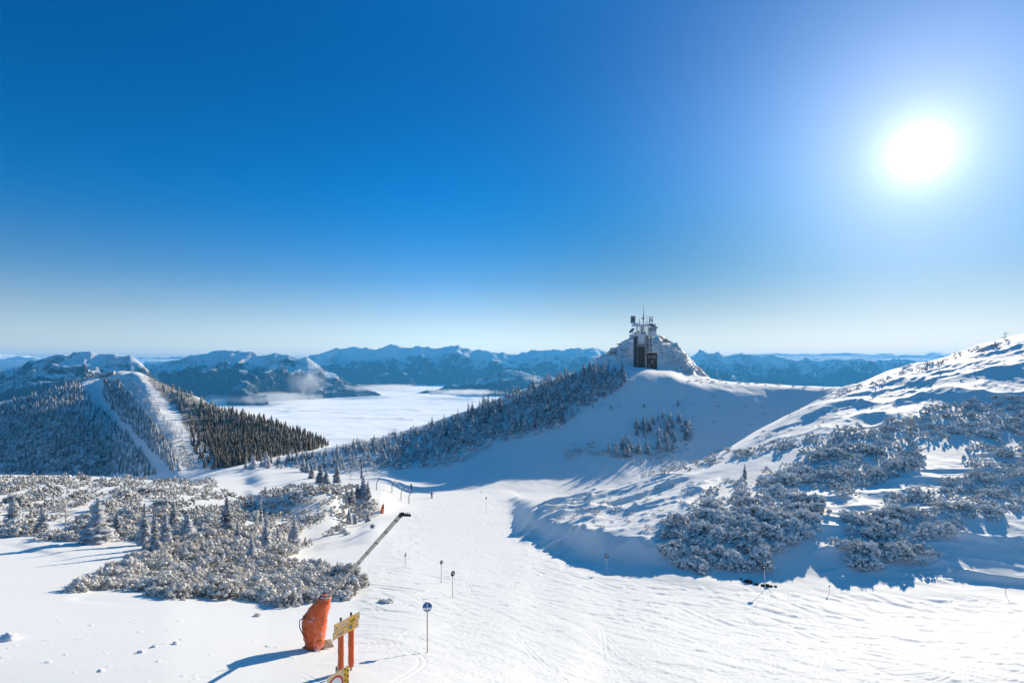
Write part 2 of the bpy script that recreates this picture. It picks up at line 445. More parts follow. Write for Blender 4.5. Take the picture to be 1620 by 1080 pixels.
C_COLS = {
 -700: [(300,880),(500,790),(560,740),(640,705),(720,690),(920,760),(1400,1000)],
 -200: [(300,880),(510,785),(570,725),(645,678),(715,658),(920,740),(1400,1000)],
    0: [(300,880),(515,772),(572,716),(645,662),(715,637),(930,710),(1400,1000)],
   60: [(300,880),(520,770),(580,710),(660,650),(745,622),(965,705),(1400,1000)],
  130: [(300,880),(522,768),(590,700),(680,637),(780,603),(1000,700),(1400,1000)],
  170: [(300,880),(525,766),(597,697),(690,631),(800,595),(1020,700),(1400,1000)],
  205: [(300,880),(460,766),(565,698),(675,627),(810,587),(1030,690),(1400,1000)],
  240: [(300,870),(385,766),(500,692),(620,632),(765,601),(1000,720),(1400,1000)],
  270: [(300,860),(365,766),(475,696),(605,641),(722,611),(960,720),(1400,1000)],
  300: [(300,845),(356,766),(440,718),(545,668),(680,624),(920,740),(1400,1000)],
  350: [(300,830),(352,764),(415,728),(520,692),(660,646),(900,760),(1400,1000)],
  430: [(300,820),(345,758),(408,730),(510,700),(660,667),(900,780),(1400,1000)],
  520: [(300,820),(345,760),(410,738),(510,718),(660,704),(900,800),(1400,1000)],
  600: [(300,850),(345,810),(410,790),(510,780),(660,775),(900,850),(1400,1000)],
  900: [(300,1000),(345,1000),(410,1000),(510,1000),(660,1000),(900,1000),(1400,1000)],
}
def loft(cols, px, logd):
    keys = np.array(sorted(cols), float)
    D = np.array([[math.log(k[0]) for k in cols[c]] for c in sorted(cols)])
    P = np.array([[k[1] for k in cols[c]] for c in sorted(cols)], float)
    out = np.empty((len(logd), len(px)))
    nk = D.shape[1]
    pc = np.clip(px, keys[0], keys[-1])
    Dc = np.stack([pchip(keys, D[:, k], pc) for k in range(nk)])
    Pc = np.stack([pchip(keys, P[:, k], pc) for k in range(nk)])
    for i in range(len(px)):
        out[:, i] = pchip(Dc[:, i], Pc[:, i], logd)
        out[logd < Dc[0, i], i] = np.nan
    return out

PX = np.concatenate([np.arange(-700, -60, 8.0), np.arange(-60, 1680, 1.7), np.arange(1680, 2701, 8.0)])
LD = np.concatenate([np.linspace(math.log(6), math.log(18), 24)[:-1], np.linspace(math.log(18), math.log(200), 760)[:-1],
                     np.linspace(math.log(200), math.log(420), 220)[:-1], np.linspace(math.log(420), math.log(1400), 170)])
DD = np.exp(LD)[:, None]
def layer(cols):
    p = loft(cols, PX, LD)
    z = (HY - p) / F * DD
    return np.where(np.isnan(z), -1e4, z)
ZA, ZB, ZC = layer(A_COLS), layer(B_COLS), layer(C_COLS)
def smax(a, b, k):
    h = np.clip(.5 + .5 * (a - b) / k, 0, 1)
    return b * (1 - h) + a * h + k * h * (1 - h)
GX = (PX[None, :] - CX) / F * DD
GY = np.repeat(DD, len(PX), 1)
GZ = smax(ZA, ZB, 1.6)
GZ = np.maximum(GZ, ZC)
PXG = np.repeat(PX[None, :], len(LD), 0)
def rowof():
    return HY - GZ / DD * F
PYG = rowof()

# --- relief: wind crust off the piste, grooming on it
piste = [(470,1090),(560,960),(600,880),(640,815),(680,775),(780,775),(835,830),(870,870),(960,905),(1100,925),(1300,935),(1640,945),(2700,950),(2700,1400),(300,1400)]
snowfield = [(-700,860),(0,858),(200,905),(110,945),(480,965),(560,960),(470,1090),(300,1400),(-700,1400)]
onp = inside(piste, PXG, PYG) & (DD < 170)
onf = inside(snowfield, PXG, PYG) & (DD < 70)
def soften(mk, n=6):
    s = mk.astype(float)
    for ax in (0, 1):
        c = np.cumsum(np.pad(s, [(n + 1, n) if a == ax else (0, 0) for a in (0, 1)], mode='edge'), axis=ax)
        s = (np.take(c, range(2*n + 1, c.shape[ax]), ax) - np.take(c, range(0, c.shape[ax] - 2*n - 1), ax)) / (2*n + 1)
    return s
sp, sf = soften(onp), soften(onf)
rough = np.clip(1 - sp - .75 * sf, 0.0, 1)
near = DD < 460
big = fbm(GX / 26, GY / 26, 3, 3) * .38
crust = fbm(GX / 5.5, GY / 5.5, 4, 5) * .07
GZ += np.where(near, (big + crust) * rough, 0) * np.clip((DD - 10) / 30, 0, 1)
GZ += (fbm(GX / 9, GY / 9, 3, 11) * .10 + fbm(GX / 1.3, GY / 1.3, 3, 13) * .007) * (sp + .6 * sf)
GZ += fbm(GX / 9, GY / 14, 4, 8) * .22 * np.clip((DD - 175) / 20, 0, 1) * np.clip((300 - DD) / 30, 0, 1) * rough
# wind terraces on the open right-hand slope
ua = GX * .86 + GY * .5; ub = -GX * .5 + GY * .86
terr = ridged(ua / 26, ub / 7.5, 4, 21)
tm = soften(inside([(1180,700),(1330,610),(1500,550),(2700,450),(2700,640),(1640,640),(1500,655),(1400,670),(1250,710)], PXG, PYG) & (DD < 260), 10)
GZ += (terr - .5) * tm * .75
# wind-packed drifts round the lower right bushes
tm2 = soften(inside([(1280,790),(1640,700),(2700,700),(2700,920),(1500,925),(1300,905)], PXG, PYG) & (DD < 110), 8)
GZ += ridged(GX / 14, GY / 4.0, 4, 23) * tm2 * .45
# lumpy snow bank of the near right
tm3 = soften(inside([(820,860),(850,795),(960,775),(1060,750),(1130,760),(1050,890),(960,890)], PXG, PYG) & (DD < 140), 8)
GZ += ridged(ua / 13, ub / 5.0, 4, 27) * tm3 * .8
# the far ski run lies in a gully of the ridge
frun = [(132,612),(154,604),(163,612),(163,626),(174,646),(206,680),(240,712),(272,744),(258,758),(244,752),(226,724),(205,696),(170,662),(145,642)]
gl = soften(inside(frun, PXG, PYG) & (DD > 420) & (DD < 840), 3)
GZ -= gl * 4.5
# far hill roughness
GZ += np.where(~near, fbm(GX / 60, GY / 60, 4, 31) * 5.0, 0) * np.clip((DD - 460) / 120, 0, 1)
# knob of rock behind the tower
kn = np.exp(-(((PXG - 1030) / 62) ** 2 + ((DD - 326) / 22) ** 2) * 1.0)
knob = soften(inside([(935,575),(960,552),(990,528),(1050,520),(1085,545),(1125,592),(1090,598),(1045,570),(1000,577)], PXG, PYG) & (DD > 296) & (DD < 345), 3)
GZ += knob * (ridged(GX / 10, GY / 10, 4, 41) - .7) * 2.2
PYG = rowof()

# --- ski tracks pressed into the piste
def carve(points, depth, width):
    p = np.asarray(points)
    pxs = CX + F * p[:, 0] / p[:, 1]
    ok = (p[:, 1] > 18.5) & (p[:, 1] < 195) & (pxs > -50) & (pxs < 1670)
    p = p[ok]; pxs = pxs[ok]
    if not len(p): return
    ci = (pxs + 60) / 1.7 + 80
    ri = 23 + (np.log(p[:, 1]) - math.log(18)) / (math.log(200 / 18) / 759)
    for dr in (0, 1):
        for dc in (0, 1):
            r0 = np.floor(ri).astype(int) + dr; c0 = np.floor(ci).astype(int) + dc
            wgt = (1 - np.abs(ri - r0)) * (1 - np.abs(ci - c0))
            key = r0 * len(PX) + c0
            np.minimum.at(TR, key, -depth * np.clip(wgt * 1.6, 0, 1))
TR = np.zeros(GZ.size)
def slope_track(x0, y0, ang, length, amp, wl, ph, depth):
    n = int(length / .06)
    s = np.linspace(0, length, n)
    cx, sx = math.cos(ang), math.sin(ang)
    off = amp * np.sin(s / wl * 2 * math.pi + ph)
    off2 = amp * 2 * math.pi / wl * np.cos(s / wl * 2 * math.pi + ph)
    for sd in (-.16, .16):
        x = x0 + cx * s - sx * (off + sd); y = y0 + sx * s + cx * (off + sd)
        z = np.abs(off2)
        carve(np.stack([x, y], -1), depth, .1)
for i in range(1300):
    t = rng.random()
    if t < .55:      # lower piste, running in from the right
        x0 = rng.uniform(-8, 62); y0 = rng.uniform(20, 60)
        ang = math.pi - rng.uniform(-.5, .55) if rng.random() < .8 else rng.uniform(1.6, 2.7)
        slope_track(x0, y0, ang, rng.uniform(4, 22), rng.uniform(.2, 2.0), rng.uniform(10, 24), rng.uniform(0, 6.3), rng.uniform(.05, .14))
    else:            # the run falling away to the valley
        y0 = rng.uniform(52, 120); x0 = rng.uniform(-.16, .06) * y0
        ang = rng.uniform(1.2, 2.3)
        slope_track(x0, y0, ang, rng.uniform(5, 24), rng.uniform(.6, 2.6), rng.uniform(10, 20), rng.uniform(0, 6.3), rng.uniform(.05, .14))
TR = TR.reshape(GZ.shape)
TR = (2 * TR + np.roll(TR, 1, 0) + np.roll(TR, -1, 0) + np.roll(TR, 1, 1) + np.roll(TR, -1, 1)) / 6
GZ += TR * sp * (.45 + .55 * np.clip((DD - 22) / 30, 0, 1))
# a chain of scuffed powder along the right piste edge and loose crumbs on the left snowfield
GZ += np.clip(fbm(GX / 1.5, GY / .3, 3, 61) - .7, 0, 1) * .06 * sp * np.clip((GX - 2) / 10, 0, 1) * np.clip((62 - GY) / 15, 0, 1)
GZ += np.clip(fbm(GX / .45, GY / .45, 3, 67) - .85, 0, 1) * .09 * sf * np.clip((34 - GY) / 6, 0, 1)
PYG = rowof()

# --- cover: scrub and rock showing through
scrub = np.zeros(GZ.shape)
far_brown = [(226,594),(262,600),(300,622),(350,645),(430,667),(525,702),(500,712),(440,722),(400,735),(345,742),(320,700),(290,680),(280,650),(250,625)]
scrub += soften(inside(far_brown, PXG, PYG) & (DD > 330), 3) * .72
far_left = [(-700,690),(0,640),(130,606),(128,640),(215,715),(235,760),(-700,780)]
scrub += soften(inside(far_left, PXG, PYG) & (DD > 330), 3) * .56
far_mid = [(160,612),(190,605),(215,640),(255,670),(275,700),(290,725),(275,745),(245,700),(200,665)]
scrub += soften(inside(far_mid, PXG, PYG) & (DD > 330), 3) * .58
hillscrub = [(380,742),(450,726),(560,700),(640,682),(740,650),(800,628),(870,604),(950,575),(965,590),(900,640),(885,680),(800,690),(740,720),(700,740),(620,745),(560,748),(520,742),(440,750)]
scrub += soften(inside(hillscrub, PXG, PYG) & (DD > 170) & (DD < 360), 3) * .46
rock = knob * .47
tips = soften(inside([(1085,560),(1130,592),(1125,600),(1060,590),(1040,570)], PXG, PYG) & (DD > 290) & (DD < 360), 2)
rock = np.maximum(rock, tips * .5)

ground = link('snow_slope', grid_mesh('snow_slope', GX, GY, GZ, {'scrub': scrub, 'rock': rock}))
ground.data.materials.append(M['snow'])
tag(ground, kind='structure')

# --- ground queries
RUNMIN = np.minimum.accumulate(np.where(DD < 17, 1e6, PYG), 0)
def colidx(px):
    return int(np.clip(np.searchsorted(PX, px), 0, len(PX) - 1))
def ground_z(x, y):
    px = CX + F * x / y
    c = np.clip(np.searchsorted(PX, px) - 1, 0, len(PX) - 2); tc = (px - PX[c]) / (PX[c+1] - PX[c])
    l = math.log(y); r = np.clip(np.searchsorted(LD, l) - 1, 0, len(LD) - 2); tr = (l - LD[r]) / (LD[r+1] - LD[r])
    a = GZ[r, c] * (1 - tc) + GZ[r, c+1] * tc; b = GZ[r+1, c] * (1 - tc) + GZ[r+1, c+1] * tc
    return float(a * (1 - tr) + b * tr)
def ground_d(px, py):
    col = RUNMIN[:, colidx(px)]
    i = int(np.argmax(col <= py))
    return math.exp(LD[i]) if col[i] <= py else None
def gp(px, py):
    d = ground_d(px, py)
    if d is None: return None
    x = (px - CX) / F * d
    return Vector((x, d, ground_z(x, d)))
#@@SETTING

# ------------------------------------------------------------------ distant mountains and the sea of cloud
CLOUD_Z = -420.0
RANGES = [  # distance, slope, crest (px, row)
 (5200, .42, [(-900,640),(-300,610),(0,581),(35,573),(65,564),(95,562),(132,555.5),(150,558),(180,560),(205,563),(222,572),(240,590),(270,640),(320,690)]),
 (7600, .50, [(120,690),(190,620),(228,577),(262,569),(300,563),(335,559),(368,550.5),(385,553),(400,558),(430,557),(462,560),(490,567),(515,584),(545,600),(570,606),(610,625),(660,650)]),
 (8000, .42, [(620,640),(670,618),(700,612),(740,601),(770,592),(800,585),(830,588),(870,592),(930,598),(1000,606),(1100,640)]),
 (12500, .55, [(380,600),(440,570),(490,562),(530,552),(560,547),(600,549),(640,544.5),(680,548),(715,545.5),(750,553),(790,559),(825,560),(850,554),(880,552),(915,549),(942,547),(965,556),(1000,562),(1060,575),(1080,600)]),
 (10500, .50, [(1020,600),(1075,575),(1095,561),(1113,553),(1130,557),(1180,560),(1220,562),(1260,565),(1300,567),(1340,566),(1380,568),(1430,566),(1470,572),(1560,580),(1700,590),(2300,600)]),
 (19000, .5, [(900,575),(1120,562),(1170,558),(1210,556),(1250,560),(1290,562),(1340,560),(1400,563),(1440,566),(1475,553.5),(1497,556),(1540,561),(1620,570),(2300,575)]),
 (21000, .5, [(-900,578),(-200,574),(60,572),(180,569),(240,566),(265,563),(300,565),(340,562),(420,566),(520,566),(700,565),(820,561),(900,566),(1100,575)]),
]
MPX = np.arange(-900, 2300, 2.6)
MLD = np.concatenate([np.linspace(math.log(2600), math.log(15000), 420)[:-1], np.linspace(math.log(15000), math.log(60000), 70)])
MD = np.exp(MLD)[:, None]
MX = (MPX[None, :] - CX) / F * MD; MY = np.repeat(MD, len(MPX), 1)
MZ = np.full(MX.shape, -560.0)
warp = fbm(MX / 1100, MY / 1100, 3, 71)
spur = np.clip(ridged(MX / 1050 + warp * .25, MY / 1250, 6, 73, .58), 0, 1.55)
for k, (D, sl_, cr) in enumerate(RANGES):
    xs = np.array([c[0] for c in cr], float); ys = np.array([c[1] for c in cr], float)
    row = np.interp(MPX, xs, ys, left=760, right=760) + fbm(MPX / 16, MPX * 0 + k * 7.7, 4, 81 + k) * 1.7
    zc = (HY - row) / F * D
    dd = np.abs(MD - D)
    fall = dd * sl_ * (1.45 - .85 * spur / 1.6)
    z = zc[None, :] - fall + np.clip(dd / (900 + D * .06) - .08, 0, 1) * (spur - 1.1) * (85 + D * .013)
    MZ = np.maximum(MZ, z)
MZ += (ridged(MX / 330, MY / 330, 4, 91) - .8) * 36 * np.clip((MZ + 500) / 200, 0, 1)

def mountain_mat():
    m = bpy.data.materials.new('mountain'); m.use_nodes = True
    t = m.node_tree; b = t.nodes['Principled BSDF']; b.inputs['Roughness'].default_value = .9; b.inputs['Specular IOR Level'].default_value = .05
    nn, ll = t.nodes.new, t.links.new
    geo = nn('ShaderNodeNewGeometry')
    sep = nn('ShaderNodeSeparateXYZ'); ll(geo.outputs['Position'], sep.inputs[0])
    n = nn('ShaderNodeTexNoise'); n.inputs['Scale'].default_value = .004; n.inputs['Detail'].default_value = 9; n.inputs['Roughness'].default_value = .7
    ll(geo.outputs['Position'], n.inputs['Vector'])
    nz = nn('ShaderNodeSeparateXYZ'); ll(geo.outputs['True Normal'], nz.inputs[0])
    # snow: high and not too steep, broken by forest and cliffs
    h = nn('ShaderNodeMapRange'); h.inputs['From Min'].default_value = -420; h.inputs['From Max'].default_value = 240
    h.inputs['To Min'].default_value = -.18; h.inputs['To Max'].default_value = .34; ll(sep.outputs['Z'], h.inputs['Value'])
    s = nn('ShaderNodeMath'); s.operation = 'ADD'; ll(h.outputs[0], s.inputs[0]); ll(n.outputs['Fac'], s.inputs[1])
    q = nn('ShaderNodeMath'); q.operation = 'MULTIPLY_ADD'; ll(nz.outputs['Z'], q.inputs[0]); q.inputs[1].default_value = .7; ll(s.outputs[0], q.inputs[2])
    r = nn('ShaderNodeMapRange'); r.inputs['From Min'].default_value = .99; r.inputs['From Max'].default_value = 1.24; ll(q.outputs[0], r.inputs['Value'])
    c = nn('ShaderNodeMix'); c.data_type = 'RGBA'; c.inputs[6].default_value = (.045, .055, .06, 1); c.inputs[7].default_value = (.82, .83, .85, 1)
    ll(r.outputs[0], c.inputs[0]); ll(c.outputs[2], b.inputs['Base Color'])
    return m
mountains = link('mountains', grid_mesh('mountains', MX, MY, MZ)); mountains.data.materials.append(mountain_mat())
tag(mountains, kind='structure')

# valley floor under everything, out to the horizon
vb = MB(); q = 90000
vb.add([(-60000, -20000, -640), (60000, -20000, -640), (60000, 62000, -640), (-60000, 62000, -640)], [(0, 1, 2, 3)])
vf = vb.build('valley_floor', mat('valley_forest', (.05, .06, .05), .9)); tag(vf, kind='structure')

# sea of cloud: a thick undulating body filling the valley
cpx = np.concatenate([np.arange(-700, 0, 10.0), np.arange(0, 1150, 2.5), np.arange(1150, 2000, 10.0)])
cld = np.linspace(math.log(1300), math.log(16000), 700)
CD = np.exp(cld)[:, None]
CXg = (cpx[None, :] - CX) / F * CD; CYg = np.repeat(CD, len(cpx), 1)
cw = fbm(CXg / 900, CYg / 900, 3, 101)
bil = np.abs(vnoise(CXg / 520 + cw * .5, CYg / 420 + cw * .4, 103)) + .5 * np.abs(vnoise(CXg / 240 + cw, CYg / 200, 104)) + .28 * np.abs(vnoise(CXg / 110, CYg / 95, 106))
CZg = CLOUD_Z + (1.0 - bil) * 13 + fbm(CXg / 2600, CYg / 2600, 2, 105) * 12
me = grid_mesh('cloud_sea', CXg, CYg, CZg)
cm = bpy.data.materials.new('cloud'); cm.use_nodes = True
cb = cm.node_tree.nodes['Principled BSDF']; cb.inputs['Base Color'].default_value = (.97, .97, .97, 1); cb.inputs['Roughness'].default_value = 1; cb.inputs['Specular IOR Level'].default_value = 0; cb.inputs['Sheen Weight'].default_value = 1.0; cb.inputs['Sheen Roughness'].default_value = .7
me.materials.append(cm)
clouds = link('clouds', me)
tag(clouds, 'white sea of cloud filling the valley between the hill and the blue mountains', 'cloud', kind='stuff')

# far banks of cloud lying along the horizon
def cloud_bank(name, d, px0, px1, row, thick, seed, label):
    k = d / F
    n = 160; m_ = 22
    u = np.linspace(px0, px1, n)[None, :]; v = np.linspace(0, 2 * math.pi, m_, endpoint=False)[:, None]
    env = np.clip(np.minimum((u - px0), (px1 - u)) / ((px1 - px0) * .3), 0, 1) ** .6
    lump = 1 + .55 * fbm(u / 26 + v * 0, np.cos(v) * 1.3 + u * 0, 4, seed)
    rad_ = thick * k * env * lump * .5
    X = (u - CX) * k + 0 * v
    Y = d + np.cos(v) * rad_ * 3.0
    Z = (HY - row) * k + np.sin(v) * rad_
    Xc = np.concatenate([X, X[:1]]); Yc = np.concatenate([Y, Y[:1]]); Zc = np.concatenate([Z, Z[:1]])
    o = link(name, grid_mesh(name, Xc, Yc, Zc)); o.data.materials.append(cm)
    return tag(o, label, 'cloud')
def wisp(px, row, d, wpx, hpx, seed, dens, label):
    k = d / F
    b = MB(); b.blob((0, 0, 0), (wpx * k / 2, wpx * k / 2, hpx * k / 2), seed=seed, sub=3, amp=.2)
    m = bpy.data.materials.new('wisp'); m.use_nodes = True; t = m.node_tree; t.nodes.clear()
    tc = t.nodes.new('ShaderNodeTexCoord'); n = t.nodes.new('ShaderNodeTexNoise'); n.inputs['Scale'].default_value = 7.0 / (wpx * k); n.inputs['Detail'].default_value = 5
    n.inputs['Roughness'].default_value = .62; t.links.new(tc.outputs['Object'], n.inputs['Vector'])
    sc_ = t.nodes.new('ShaderNodeVectorMath'); sc_.operation = 'MULTIPLY'; sc_.inputs[1].default_value = (2 / (wpx * k), 2 / (wpx * k), 2 / (hpx * k)); t.links.new(tc.outputs['Object'], sc_.inputs[0])
    ln = t.nodes.new('ShaderNodeVectorMath'); ln.operation = 'LENGTH'; t.links.new(sc_.outputs[0], ln.inputs[0])
    f = t.nodes.new('ShaderNodeMath'); f.operation = 'MULTIPLY_ADD'; f.inputs[1].default_value = -.5; f.inputs[2].default_value = -.12; t.links.new(ln.outputs['Value'], f.inputs[0])
    a = t.nodes.new('ShaderNodeMath'); a.operation = 'ADD'; t.links.new(n.outputs['Fac'], a.inputs[0]); t.links.new(f.outputs[0], a.inputs[1])
    r = t.nodes.new('ShaderNodeMapRange'); r.inputs['From Min'].default_value = 0; r.inputs['From Max'].default_value = .3; r.inputs['To Max'].default_value = dens; t.links.new(a.outputs[0], r.inputs['Value'])
    v = t.nodes.new('ShaderNodeVolumeScatter'); v.inputs['Color'].default_value = (.98, .98, .98, 1); v.inputs['Anisotropy'].default_value = .3; t.links.new(r.outputs[0], v.inputs['Density'])
    o_ = t.nodes.new('ShaderNodeOutputMaterial'); t.links.new(v.outputs[0], o_.inputs['Volume'])
    o = b.build('mist_wisp', m); o.location = at(px, row, d); tag(o, label, 'mist', kind='stuff')
wisp(486, 606, 6300, 80, 56, 7, .0028, 'thin white mist rising against the blue mountain on the left')
wisp(415, 629, 6000, 230, 20, 2, .0065, 'mist along the shore of the cloud sea under the left mountain')
wisp(610, 613, 7400, 170, 13, 5, .0060, 'mist lapping at the far left end of the cloud sea')
wisp(735, 620, 6900, 150, 11, 3, .0060, 'mist at the foot of the dark hill beyond the cloud sea')
wisp(842, 604, 7800, 50, 26, 4, .0080, 'small white mist patch on the dark hill left of the tower')
cloud_bank('cloud_bank', 17000, -320, 140, 571, 19, 201, 'long pale cloud bank on the horizon at the far left')
cloud_bank('cloud_bank', 15500, 215, 330, 568, 8, 205, 'thin cloud bank behind the far ridge, right of the left mountain')
cloud_bank('cloud_bank', 16000, 1150, 1440, 563, 8, 207, 'white cloud bank lying on the mountains right of the tower')
cloud_bank('cloud_bank', 14000, 1360, 1560, 566, 9, 209, 'white cloud bank near the skyline of the right-hand slope')
# ------------------------------------------------------------------ plants: meshes shared by the copies
def ico(sub):
    bm = bmesh.new(); bmesh.ops.create_icosphere(bm, subdivisions=sub, radius=1)
    bm.verts.ensure_lookup_table()
    v = np.array([x.co[:] for x in bm.verts]); f = np.array([[y.index for y in p.verts] for p in bm.faces]); bm.free()
    return v, f
ICO = {1: ico(1), 2: ico(2)}

class NB:
    """numpy triangle collector"""
    def __init__(s): s.v = []; s.f = []; s.a = []; s.n = 0
    def add(s, v, f, a):
        s.v.append(v); s.f.append(f + s.n); s.a.append(a); s.n += len(v)
    def arrays(s):
        return np.concatenate(s.v), np.concatenate(s.f), np.concatenate(s.a)
def tri_mesh(name, v, f, a, m):
    me = bpy.data.meshes.new(name)
    me.vertices.add(len(v)); me.vertices.foreach_set('co', v.astype(np.float32).reshape(-1))
    me.loops.add(len(f) * 3); me.polygons.add(len(f))
    me.loops.foreach_set('vertex_index', f.astype(np.int32).reshape(-1))
    me.polygons.foreach_set('loop_start', np.arange(0, len(f) * 3, 3, dtype=np.int32))
    me.polygons.foreach_set('loop_total', np.full(len(f), 3, np.int32))
    me.update(calc_edges=True)
    t = me.attributes.new('frost', 'FLOAT', 'POINT'); t.data.foreach_set('value', a.astype(np.float32))
    me.materials.append(m)
    return me

def spruce_geo(seed, H, Rad, nlev, nbr, lod=0):
    """crown of a narrow mountain spruce: whorls of drooping boughs, rime on their outer ends"""
    r = np.random.default_rng(seed); nb = NB()
    lean = r.normal(0, .012, 2)
    for i in range(nlev):
        t = (i + r.uniform(.2, .8)) / nlev
        z = H * (.05 + .93 * t)
        rr = Rad * ((1 - t) ** .85) * (1 if t > .08 else .75) + H * .012
        n = max(4, int(nbr * (1 - .45 * t)))
        a0 = r.uniform(0, 6.28)
        for k in range(n):
            if r.random() < .08: continue
            a = a0 + 6.283 * k / n + r.normal(0, .16)
            t_ = min(.97, max(.03, t + r.normal(0, .7 / nlev))); z = H * (.05 + .93 * t_)
            L = (Rad * ((1 - t_) ** .85) * (1 if t_ > .08 else .75) + H * .012) * r.uniform(.5, 1.3)
            dz = -L * r.uniform(.12, .8)
            d = np.array([math.cos(a), math.sin(a), 0]); s = np.array([-d[1], d[0], 0])
            w = L * (r.uniform(.2, .34) if lod == 0 else r.uniform(.28, .42)) + H * .006
            base = np.array([lean[0] * z, lean[1] * z, z])
            fr = r.uniform(-.12, .2)
            if lod == 0:
                p = [base, base + d * L * .45 + [0, 0, dz * .25 + .03 * H * .2], base + d * L * .8 + [0, 0, dz * .7], base + d * L + [0, 0, dz * .86]]
                v = np.array([p[0], p[1] + s * w - [0, 0, w * .45], p[1], p[1] - s * w - [0, 0, w * .45],
                              p[2] + s * w * .85 - [0, 0, w * .5], p[2], p[2] - s * w * .85 - [0, 0, w * .5], p[3],
                              p[1] + s * w * 1.5 + d * L * .14 - [0, 0, w * .8], p[1] - s * w * 1.5 + d * L * .14 - [0, 0, w * .8],
                              p[2] + s * w * 1.3 + d * L * .12 - [0, 0, w * .7], p[2] - s * w * 1.3 + d * L * .12 - [0, 0, w * .7]])
                v += r.normal(0, H * .006, v.shape)
                f = np.array([[0, 1, 2], [0, 2, 3], [1, 4, 5], [1, 5, 2], [2, 5, 6], [2, 6, 3], [4, 7, 5], [5, 7, 6], [1, 8, 4], [3, 6, 9], [4, 10, 7], [6, 7, 11]])
                at_ = np.array([.0, .35, .5, .35, .6, .8, .6, 1.0, .75, .75, .85, .85]) + fr
            else:
                p1 = base + d * L * .7 + [0, 0, dz * .5]; p2 = base + d * L + [0, 0, dz]
                v = np.array([base, p1 + s * w * 1.2 - [0, 0, w * .5], p1 + [0, 0, w * .2], p1 - s * w * 1.2 - [0, 0, w * .5], p2])
                f = np.array([[0, 1, 2], [0, 2, 3], [1, 4, 2], [2, 4, 3]])
                at_ = np.array([.0, .6, .65, .6, 1.0]) + fr
            nb.add(v, f, at_)
    qa = np.linspace(0, 6.283, 6)[:-1]
    core = np.concatenate([np.stack([np.cos(qa) * H * .014, np.sin(qa) * H * .014, np.zeros(5)], -1), [[0, 0, H * .98]]])
    core[:, :2] += lean * core[:, 2:3]
    nb.add(core, np.array([[j, (j + 1) % 5, 5] for j in range(5)]), np.full(6, .05))
    # leader
    a = np.linspace(0, 6.283, 5)[:-1]
    q = np.stack([np.cos(a) * H * .012, np.sin(a) * H * .012, np.full(4, H * .86)], -1)
    top = np.array([[lean[0] * H, lean[1] * H, H * 1.03]])
    nb.add(np.concatenate([q + [lean[0] * H, lean[1] * H, 0], top]), np.array([[0, 1, 4], [1, 2, 4], [2, 3, 4], [3, 0, 4]]), np.array([.7, .7, .7, .7, 1.0]))
    return nb.arrays()

def far_spruce_geo(seed):
    """small spruce for the distant wood, unit height"""
    r = np.random.default_rng(seed); nb = NB()
    for i in range(5):
        t = i / 5; z0 = .03 + .9 * t; zt = min(1.0, z0 + .34); rr = .19 * (1 - t) ** .8 + .02
        a = np.linspace(0, 6.283, 7)[:-1] + r.uniform(0, 1)
        k = r.uniform(.6, 1.3, 6)
        v = np.concatenate([np.stack([np.cos(a) * rr * k, np.sin(a) * rr * k, np.full(6, z0) + r.normal(0, .015, 6)], -1), [[0, 0, zt]]])
        f = np.array([[j, (j + 1) % 6, 6] for j in range(6)])
        nb.add(v, f, np.concatenate([r.uniform(.45, 1.0, 6), [.75 if i == 4 else .1]]))
    return nb.arrays()

def pine_geo(seed, rad, h, tufts, sub, spikes):
    """dwarf pine: a low thicket of upturned rimed brushes on creeping limbs"""
    r = np.random.default_rng(seed); nb = NB()
    V, Fc = ICO[sub]
    lob = [(r.uniform(0, 6.28), r.uniform(.2, .62) * rad, r.uniform(.38, .6) * rad, r.uniform(.55, 1.0) * h) for _ in range(5)]
    for i in range(tufts):
        a, o, lr, lh = lob[r.integers(5)]
        th = r.uniform(0, 6.28); ph = math.acos(r.uniform(.0, 1.0))
        p = np.array([math.cos(a) * o + lr * math.sin(ph) * math.cos(th), math.sin(a) * o + lr * math.sin(ph) * math.sin(th), lh * math.cos(ph) * .92 + .06 * h])
        out = np.array([math.sin(ph) * math.cos(th) * .8, math.sin(ph) * math.sin(th) * .8, .75]); out /= np.linalg.norm(out)
        sz = rad * r.uniform(.06, .15)
        k = 1 + np.clip(r.normal(0, .34, len(V)), -.7, .9)
        v = V * k[:, None] * sz * np.array([1, 1, .66])
        v += out * ((V @ out)[:, None] * sz * .45)
        hgt = V[:, 2] * .5 + (V @ out) * .35
        a_ = .42 + .62 * hgt + r.normal(0, .16, len(V)) + r.uniform(-.22, .16) + .25 * (p[2] / h - .55)
        nb.add(v + p, Fc, a_)
        for _ in range(spikes):
            dd = out + r.normal(0, .55, 3); dd /= np.linalg.norm(dd)
            s = np.cross(dd, r.normal(0, 1, 3)); s /= np.linalg.norm(s)
            b = p + dd * sz * .6; tip = p + dd * sz * r.uniform(1.5, 2.5)
            nb.add(np.array([b + s * sz * .16, b - s * sz * .16, tip]), np.array([[0, 1, 2]]), np.array([.3, .3, .95]))
    return nb.arrays()

def xform(g, scale, rz, loc):
    v, f, a = g
    c, s = math.cos(rz), math.sin(rz)
    w_ = np.stack([(v[:, 0] * c - v[:, 1] * s) * scale[0], (v[:, 0] * s + v[:, 1] * c) * scale[0], v[:, 2] * scale[1]], -1) + np.asarray(loc)
    return w_, f, a

